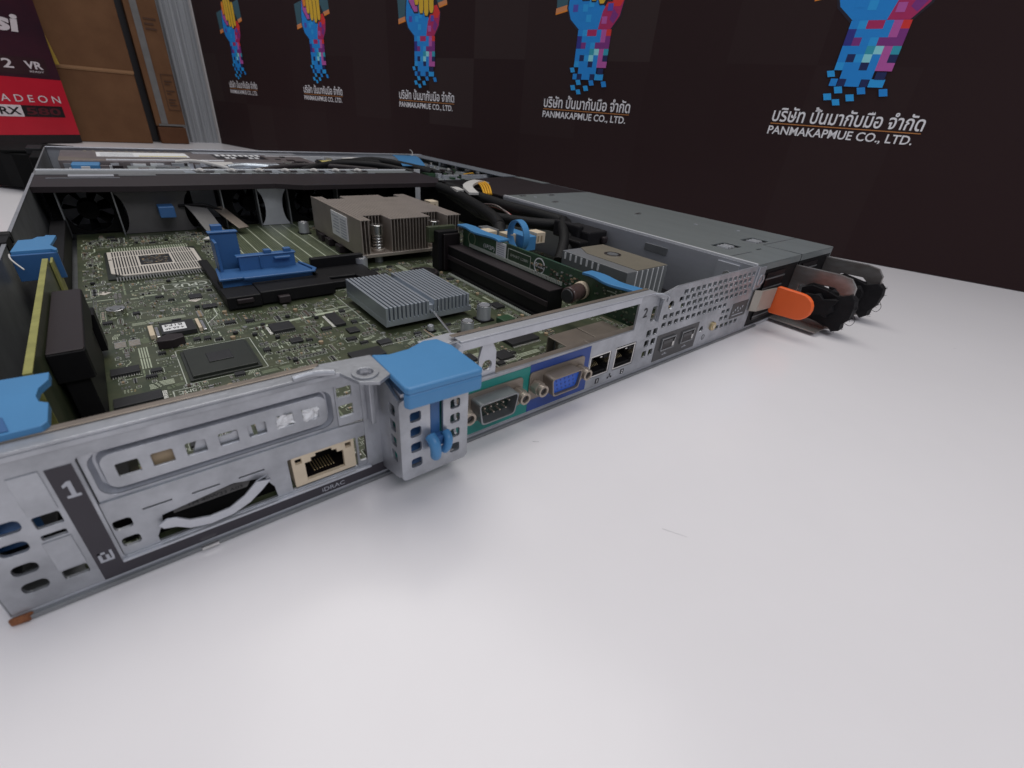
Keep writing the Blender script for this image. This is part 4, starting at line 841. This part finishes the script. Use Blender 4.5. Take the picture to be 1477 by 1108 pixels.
# ---- grey shroud behind the riser
mb = MB(); mb.box(254, 292, 40, 92, 8, 35.6, 'block_grey'); mb.prism([(263, 40.2), (291.6, 40.2), (291.6, 91.8), (270, 91.8), (263, 80)], 2, 35.6, 36, 'block_top_lit')  # beige patch puts the top-lit area into the colour
sh = mb.build('finned_block', sv, bev=.8)
mb = MB()
for i in range(7): mb.box(253.7, 254, 61+i*4.6, 62.2+i*4.6, 31, 35, 'white_paper')
for i in range(6): mb.box(262+i*5, 262.7+i*5, 39.6, 40, 14, 35.5, 'white_paper')
mb.build('slit_edges', sh)
mb = MB(); mb.ring((276, 70, 36), (276, 70, 36.5), 5.4, 3.6, 28, mn='shiny'); mb.cyl((276, 70, 36), (276, 70, 36.3), 3.6, 20, mn='steel_dark'); mb.build('screw_hole', sh)
mb = MB(); mb.box(300, 319, 40, 100, 8, 12, 'black'); mb.build('side_bracket', sv)
# ---- power supplies
mb = MB(); mb.box(320, 321, 1.1, 240, 2, 42.0, 'steel'); mb.box(320.6, 322.6, 1.1, 240, 42.1, 43.2, 'edge_bright'); mb.box(319.2, 320, 60, 78, 33, 38, 'steel_dark'); mb.cyl((318.6, 16, 33), (320, 16, 33), 2.6, 14, mn='shiny'); mb.box(318.8, 320, 10, 24, 28, 40, 'steel'); mb.build('bay_wall', sv, bev=.15)
mb = MB(); hx = []
for x, y in ((349, 36), (388, 36)): hx.append(rrect(x-9.5, x+9.5, y-6.5, y+6.5, 2))
hx += [rrect(360, 367, 20, 21.6, .5)]
plate(mb, [(322.8, .5), (379.4, .5), (380.0, 26), (381.2, 26), (381.8, .5), (434, .5), (434, 240), (322.8, 240)], hx, 2, 42.1, 42.8, 'steel_cover')
mb.box(381, 433, 26, 26.5, 42.81, 42.9, 'label_black'); mb.box(323, 350, 19, 19.5, 42.81, 42.9, 'label_black'); cv = mb.build('bay_cover', sv, bev=.12, seg=1)
for xa, xb in ((322.6, 380), (381.6, 434)): mb = MB(); mb.box(xa, xb, .2, .9, 38.5, 42, 'steel_cover'); mb.build('cover_lip', cv)
for x in (349, 388):
    mb = MB()
    for i in range(3): mb.box(x-5.2+i*4, x-4.0+i*4, 32.5, 39.5, 42.0, 43.0, 'edge_bright')
    mb.build('louvre', cv)
mb = MB()
for x, y in ((332, 228), (377, 131), (366, 226), (342, 195)):
    mb.prism([(x-1, y), (x+7, y+1.5), (x+6, y+3.4), (x-2, y+2)], 2, 42.85, 43.9, 'shiny')
for x, y in ((396, 88), (346, 225), (410, 60)): mb.cyl((x, y, 42.8), (x, y, 43.1), 1.6, 12, mn='steel')
mb.build('spring_tabs', cv)
def psu(x0, x1, label):
    t = MB(); t.box(x0+.6, x1-.6, 1.2, 232, 2.4, 41.4, 'steel_dark'); t.box(x0+.8, x1-.8, .4, 1.2, 2.6, 38.2, 'black'); t = t.build('power_supply', sv, bev=.3, label=label)
    mb = MB(); mb.box(x0+6, x0+30, -.4, .35, 6, 36, 'gpu_black'); mb.build('fan_grille', t)
    b_ = MB()
    for i in range(5):
        b_.box(x0+5, x0+31, -.8, -.45, 8+i*6, 8.8+i*6, 'steel_dark')
    b_.build('grille_bars', t)
    xh = x0+47
    mb = MB(); outer = [(.4, 36.5), (-26, 37.4), (-33, 36.4), (-37, 32), (-37.4, 26), (-37.4, 10), (-35, 4.6), (-30, 2.6), (.4, 2.6)]
    inner = [(-6, 25), (-10, 25.4), (-13, 28), (-26, 28.6), (-29.6, 26), (-30, 10), (-28, 7), (-6, 6.6)]
    plate(mb, outer, [inner], 0, xh, xh+1.6, 'handle_metal'); mb.prism([(-30, 2.2), (.4, 2.2), (.4, 3.0), (-30, 3.0)], 0, xh-14, xh+1.6, 'handle_metal')
    mb.build('pull_handle', t, bev=.5, seg=2)
    mb = MB(); g = random.Random(int(x0))
    # black hook and loop strap wrapped through the handle, ragged ends
    def rag(x, P): 
        vs = [(x+g.uniform(-.6, .6), y+g.uniform(-.5, .5), z+g.uniform(-.5, .5)) for y, z in P]; return vs
    P1 = [(-9, 24), (-14, 27.4), (-24, 26.5), (-30, 25), (-37, 27.6), (-40, 25), (-41.4, 20), (-40.6, 13), (-38, 9), (-38.4, 5.4), (-35, 3.4), (-32.4, 5.6), (-29, 5.2), (-24, 6.6), (-17, 7), (-11, 12)]
    a = rag(xh-3.2, P1); b2 = rag(xh+4.6, P1); n = len(P1)
    mb.add(a+b2, [tuple(range(n)), tuple(range(n, 2*n))[::-1]]+[(i, (i+1) % n, n+(i+1) % n, n+i) for i in range(n)], 'black_soft')
    for (dy, dz, sc2, xa, xb) in ((-2, -3, .62, 3, 9), (3, 2, .55, -7, -2), (-4, 5, .45, 2, 8)):
        Q = [((y+26)*sc2-26+dy+g.uniform(-1.4, 1.4), (z-15)*sc2+15+dz+g.uniform(-1.4, 1.4)) for y, z in P1]
        a = rag(xh+xa, Q); b2 = rag(xh+xb, Q)
        mb.add(a+b2, [tuple(range(n)), tuple(range(n, 2*n))[::-1]]+[(i, (i+1) % n, n+(i+1) % n, n+i) for i in range(n)], 'black_soft')
    for i in range(110):
        y, z = g.choice(P1); mb.tube([(xh+g.uniform(-3, 4), y, z), (xh+g.uniform(-4, 5), y+g.uniform(-1.6, 1), z+g.uniform(-1.6, 1.6))], .12, 4, mn='black_soft')
    mb.tube([(xh+2, -37, 10), (xh+5, -41, 8), (xh+5, -42.5, 12), (xh+2, -40, 17)], .18, 5, mn='black_soft')
    mb.build('cable_strap', t, bev=.5)
    return t
p1 = psu(330.4, 380.4, 'left power supply with orange release tab'); p2 = psu(381, 433.4, 'right power supply')
mb = MB(); mb.prism([(326, -.2), (329, -3), (344.5, -4.6), (344.8, -5.6), (328.6, -4.2), (325, -1.2)], 2, 14.5, 27.5, 'block_top_lit2'); mb.build('tab_spring', p1, bev=.2)
ot = MB(); ax = 351.5   # orange tab: upright plate facing left, rounded outer end
prof = [(-4.6, 27.2), (-5.6, 28.2), (-18.5, 27.9)]
for k in range(9):
    a = math.radians(80-20*k); prof.append((-19.8-8.0*math.cos(a), 19.8+8.0*math.sin(a)))
prof += [(-18, 11.7), (-5.2, 11.0), (-4.0, 12.2)]
ot.prism(prof, 0, 345.6, 349.2, 'orange'); ot.build('release_tab', p1, bev=1.1, seg=3, label='orange rounded release tab')
mb = MB(); mb.prism([(322, .1), (331, .1), (331, -.9), (322, -.9)], 2, 28, 41.4, 'steel_rear'); mb.ring((327.4, -1.6, 33.5), (327.4, -.9, 33.5), 3.8, 2.4, 16, mn='steel_rear'); mb.build('corner_tab', rear, bev=.4)
# ---- fan row and cross cover
for i, x in enumerate((5, 50, 95+18, 162, 205, 250)):
    fx0, fx1 = x, x+41
    f = MB(); 
    plate(f, [(fx0, 8), (fx1, 8), (fx1, 38), (fx0, 38)], [circ((fx0+fx1)/2, 23, 14.2, 28)], 1, 352, 355, 'fan_black')
    f.box(fx0, fx0+1.5, 355, 392, 8, 38, 'black'); f.box(fx1-1.5, fx1, 355, 392, 8, 38, 'black'); f = f.build('fan', sv, bev=.3)
    mb = MB(); cx = (fx0+fx1)/2; mb.cyl((cx, 356, 23), (cx, 372, 23), 6.2, 24, mn='fan_black')
    for k in range(7):
        a = 2*math.pi*k/7; d = Vector((math.cos(a), 0, math.sin(a))); tt = Vector((-math.sin(a), 0, math.cos(a)))
        c = Vector((cx, 0, 23)); mb.add([c+d*6+Vector((0, 357, 0)), c+d*13.6+Vector((0, 356, 0))+tt*1, c+d*13.6+Vector((0, 366, 0))+tt*7, c+d*6+Vector((0, 370, 0))+tt*3.4], [(0, 1, 2, 3)], 'fan_black')
    mb.build('rotor', f)
mb = MB()
def scallop(x0, x1, r, zc=22):
    pts = []
    for k in range(9): a = math.radians(-64+16*k); pts.append((x1-r*math.cos(a)+2.4 if False else x1-(r*math.cos(a)-r*math.cos(math.radians(64)))*.9, zc+r*math.sin(a)))
    left = [(x0+(x1-p[0]), p[1]) for p in pts]
    return [(x0, 8)]+[(x0, 8.1)]+left+[(x0, 36.8)]+[(x0, 37), (x1, 37)]+pts[::-1]+[(x1, 8)]
for x0, x1 in ((138, 160.4), (43, 88)):
    P_ = []; mb = MB()
    for k in range(11):
        a = math.radians(-70+14*k); P_.append((math.cos(a)-math.cos(math.radians(70)), 22+14.5*math.sin(a)))
    L_ = [(x0+p*6.5, z) for p, z in P_]; R2 = [(x1-p*6.5, z) for p, z in P_]
    mb.prism([(x0, 7.4)]+L_+[(x0, 38), (x1, 38)]+R2[::-1]+[(x1, 7.4)], 1, 344, 345, 'steel' if x0 > 100 else 'duct_dark'); mb.build('duct_plate', sv)
for x in (11.5, 42, 110.5, 136.8, 161.4, 205): mb = MB(); mb.box(x-.45, x+.45, 342, 352, 7.2, 38, 'steel_dark'); mb.build('duct_rib', sv)
mb = MB(); mb.box(66, 76, 330, 343, 20, 28, 'blue_dark'); mb.build('blue_plug', sv, bev=.6)
mb = MB(); mb.tube([(90, 343, 27), (93, 334, 22), (98, 320, 11), (103, 306, 8.6)], .4, 4, flat=13, mn='grey_tape'); mb.tube([(106, 343, 24), (112, 330, 18), (118, 318, 12)], .4, 4, flat=9, mn='brown_steel'); mb.prism([(86, 300), (104, 296), (108, 302), (90, 306)], 2, 9, 10, 'cable_white'); mb.tube([(80, 343, 26), (96, 338, 27), (108, 340, 22)], 1.2, 8, mn='black'); mb.build('ribbon_cable', sv, bev=.2)
mb = MB(); mb.prism([(1.2, 336), (60, 331), (150, 333), (170, 322), (200, 322), (300, 322), (318, 350), (318, 404), (1.2, 412)], 2, 38.6, 42.4, 'dark_box'); mb.box(1.2, 320, 404, 412.6, 36, 42.3, 'steel_dark'); mb.box(1.4, 312, 394, 412.4, 42.45, 42.7, 'steel_cover')
cc = mb.build('fan_cover', sv, bev=.5)
mb = MB(); mb.box(1.2, 330, 412.7, 414.2, 2.4, 43.9, 'edge_bright'); mb.box(1.2, 30, 352, 353, 42.5, 43.0, 'steel_rear') if False else None; mb.build('cross_bar', sv, bev=.2)
mb = MB(); mb.box(20, 47, 380, 390, 42.5, 42.9, 'steel'); mb.box(50, 74, 382, 390, 42.5, 42.9, 'steel_dark'); mb.box(8, 50, 372, 373, 42.5, 42.9, 'steel_rear'); mb.box(1.4, 96, 391, 411, 42.5, 42.8, 'steel_dark'); mb.build('cover_slots', cc)
for x in (112, 137, 160, 183, 210, 232, 255):
    mb = MB(); mb.prism([(x-7, 397), (x+5, 396.5), (x+8.5, 411), (x-9, 411)], 2, 42.75, 43.1, 'gpu_black'); mb.tube([(x-6.5, 406, 43.2), (x-4, 404, 44.2), (x-1.5, 400, 43.4)], 1.7, 8, mn='cable_white'); mb.box(x+1, x+9, 389, 390.4, 42.5, 43.3, 'steel_rear'); mb.build('cable_grommet', cc, bev=.2)
for x0, x1 in ((96, 104), (166, 176), (216, 226)):
    mb = MB(); mb.box(x0, x1, 398, 409, 42.5, 42.9, 'alu'); mb.build('cover_plate', cc)
# ---- black cover between the bays and the front
mb = MB(); mb.prism([(321, 242), (433, 242), (433, 352), (400, 356), (352, 342), (338, 320), (321, 312)], 2, 40.2, 42.4, 'dark_box'); mb.box(321, 432.6, 243, 356, 2.2, 40, 'black'); mb.build('power_cover', sv, bev=.5)
mb = MB(); mb.box(423, 433.9, 300, 352, 42.5, 42.9, 'steel_cover'); mb.build('wall_flange', sv)
# ---- front bay
mb = MB(); mb.box(1.2, 432.8, 598, 600, 2.2, 42.6, 'steel'); mb.box(1.2, 432.8, 594, 600, 42.7, 43.4, 'steel'); mb.build('front_panel', sv, bev=.2)
mb = MB(); mb.box(12, 240, 500, 594, 6, 40.6, 'cage'); mb.box(46, 145, 503, 505, 40.6, 41.8, 'edge_bright'); mb.prism([(12, 500), (46, 503), (46, 506), (14, 530), (12, 530)], 2, 40.6, 41.2, 'brown_steel'); [mb.box(30+i*7, 33+i*7, 580, 592, 40.6, 41.0, 'brown_steel') for i in range(12)]; mb.box(126, 240, 574, 590, 40.6, 41.6, 'steel_rear')
dc = mb.build('drive_cage', sv, bev=.3)
mb = MB(); mb.box(40, 118, 534, 574, 40.7, 41.0, 'white_paper'); mb.box(74, 116, 537, 542, 41.05, 41.15, 'pale_yellow'); 
for i in range(4): mb.box(43, 70, 538+i*8, 539.6+i*8, 41.05, 41.15, 'grey_print')
mb.build('warning_sticker', dc)
mb = MB()
for i in range(8): mb.box(146+i*6, 150+i*6, 552, 566, 40.7, 41.2, 'white_paper')
for i in (1, 2, 5, 6): mb.box(146+i*6, 150+i*6, 530, 540, 40.7, 41.2, 'white_paper')
mb.box(143, 195, 526, 570, 40.65, 40.7, 'gpu_black'); mb.build('vent_grid', dc)
mb = MB(); mb.box(12, 240, 415, 498, 6, 20, 'steel_dark'); mb.box(14, 38, 460, 496, 20, 33, 'black_soft'); mb.box(88, 230, 430, 436, 20, 38, 'steel_dark'); mb.box(60, 110, 450, 496, 20, 37, 'steel_cover'); mb.box(18, 30, 470, 492, 33, 36, 'steel_rear'); mb.box(48, 100, 440, 443, 37, 39, 'steel_rear'); [mb.box(60+i*16, 62+i*16, 452, 456, 37, 38.4, 'gpu_black') for i in range(3)]; mb.box(112, 200, 440, 500, 20, 34, 'steel'); mb.box(150, 196, 486, 500, 34, 40, 'steel_rear'); mb.build('backplane_tray', sv, bev=.4)
mb = MB(); g = random.Random(11)
for i in range(150): x = g.uniform(8, 300); y = g.uniform(416, 500) if i % 2 else g.uniform(486, 505); s_ = g.uniform(1.5, 7); zz = g.uniform(36, 40); mb.box(x, x+s_*1.6, y, y+s_, 30, zz, g.choice(('steel', 'steel_dark', 'gpu_black', 'edge_bright', 'steel_rear', 'dark_box', 'cage')))
for i in range(26): x = 10+i*11.6; mb.cyl((x, 418, 40), (x, 418, 43), 1.6, 10, mn='shiny' if i % 3 else 'gpu_black')
mb.build('bay_fittings', sv, kind='stuff')
mb = MB(); mb.prism([(20, 482), (40, 480), (42, 520), (22, 522)], 2, 33, 39.5, 'blue'); mb.build('cable_latch', sv, bev=.8)
mb = MB(); mb.prism([(130, 480), (150, 476), (152, 510), (124, 512)], 2, 38.5, 40.5, 'cable_white'); mb.tube([(100, 496, 41), (114, 494, 42), (128, 484, 41), (142, 470, 38)], 1.5, 10, mn='cable_white'); mb.tube([(142, 474, 38), (160, 480, 39), (182, 478, 38)], 3, 10, mn='alu'); mb.build('flat_cable', sv, bev=.4, smooth=True)
mb = MB(); mb.box(196, 330, 430, 530, 34, 36, 'pcb_mid'); mb.box(200, 330, 560, 566, 30, 41, 'edge_bright'); mb.box(250, 300, 505, 522, 36, 41, 'pale_yellow'); mb.box(236, 290, 500, 530, 32, 38, 'cable_white'); mb.box(240, 258, 478, 498, 32, 39, 'pcb_edge'); mb.box(196, 236, 500, 520, 32, 37, 'dark_box')
g = random.Random(3)
for i in range(110): x = g.uniform(198, 322); y = g.uniform(434, 550); s_ = g.uniform(2, 8); mb.box(x, x+s_, y, y+s_*1.2, 35, 37+g.uniform(1, 5.5), g.choice(('chip', 'steel', 'solder', 'cable_white', 'dark_box')))
mb.build('control_board', sv, label='green control board crowded with small parts at the front')
for P_, r, mn in (([(262, 500, 40), (288, 508, 43), (306, 478, 41), (332, 470, 41), (344, 458, 43)], 3.4, 'cable_white'), ([(200, 424, 41), (240, 440, 46), (282, 436, 46), (320, 410, 41)], 3.6, 'black'), ([(270, 500, 40), (302, 480, 46), (330, 440, 44), (344, 410, 40)], 4, 'sleeve'), ([(215, 430, 42), (262, 470, 45), (310, 470, 44), (340, 430, 43), (352, 400, 40)], 3.4, 'sleeve'), ([(150, 424, 40), (200, 440, 44), (240, 434, 44), (280, 418, 42)], 2.6, 'dark_box')):
    mb = MB(); mb.tube(P_, r, 10, mn=mn); mb.build('front_cable', sv, smooth=True)
mb = MB(); vs = []; fs = []; n = 8
for i in range(n+1):
    t = i/n
    for u in (0, 1): vs.append((318+66*t*0+ (352-318)*(t)+u*(30+(0)*t), 432+(98)*t-u*10*t, 45.5+3.4*math.sin(t*2.4)+u*.4))
for i in range(n): fs.append((i*2, i*2+1, i*2+3, i*2+2))
k = len(vs); vs += [(a, b_, c-.5) for a, b_, c in vs]; fs += [(i*2+k, i*2+2+k, i*2+3+k, i*2+1+k) for i in range(n)]+[(i*2, i*2+2, i*2+2+k, i*2+k) for i in range(n)]+[(i*2+1, i*2+1+k, i*2+3+k, i*2+3) for i in range(n)]+[(0, k, k+1, 1), (2*n, 2*n+1, 2*n+1+k, 2*n+k)]
mb.add(vs, fs, 'blue'); mb.build('blue_ribbon_tag', sv, smooth=False)
mb = MB(); mb.box(336, 432.8, 380, 596, 34, 36, 'steel_cover'); mb.box(350, 420, 392, 396, 36, 40, 'steel'); mb.box(412, 432.8, 360, 596, 41.8, 42.9, 'alu')
for i in range(70): x = g.uniform(342, 426); y = g.uniform(372, 520); s_ = g.uniform(2, 6); mb.box(x, x+s_, y, y+s_*1.4, 36, 36+g.uniform(.6, 6), g.choice(('steel', 'shiny', 'dark_box', 'alu', 'pcb_mid', 'cable_white')))
mb.box(336, 362, 404, 430, 36, 40.4, 'pcb_mid')
mb.build('panel_tray', sv, bev=.2)
mb = MB(); mb.tube([(398, 560, 43), (401, 564, 49), (398, 566, 52)], .5, 6, mn='cable_white'); mb.tube([(372, 384, 42), (380, 378, 44), (388, 386, 42)], .6, 6, mn='yellow'); mb.build('loose_wire', sv)
# rack ear at the far left
mb = MB(); mb.prism([(-3, 560), (-.3, 560), (-.3, 640), (-22, 660), (-36, 650), (-42, 622), (-26, 596), (-8, 585)], 2, 4, 36, 'fan_black'); mb.box(-34, -14, 600, 640, 36, 39, 'fan_black'); mb.box(-14, -2, 590, 625, 36, 42, 'black'); mb.box(-9, -.4, 530, 590, 20, 40, 'fan_black'); mb.prism([(-60, 640), (-30, 606), (18, 602), (22, 690), (-50, 740)], 2, 3, 36, 'fan_black'); mb.build('rack_ear', sv, bev=1)
mb = MB(); mb.box(-1.6, -.25, 260, 560, 12, 30, 'black'); mb.build('slide_rail', sv, bev=.3)
mb = MB(); g = random.Random(5)                # rusty bent lower corner
mb.prism([(-.6, -1.0), (2.6, -1.5), (3.6, -.2), (-.6, -.05)], 2, .2, 2.2, 'smd_brown')
MT['rust'] = mat('rust', (.34, .13, .05), .7, .3, col2=(.16, .06, .03), nscale=600, bump=.6, bscale=900)
mb.m = ['rust']*len(mb.m); mb.build('rusty_corner', rear, bev=.5)
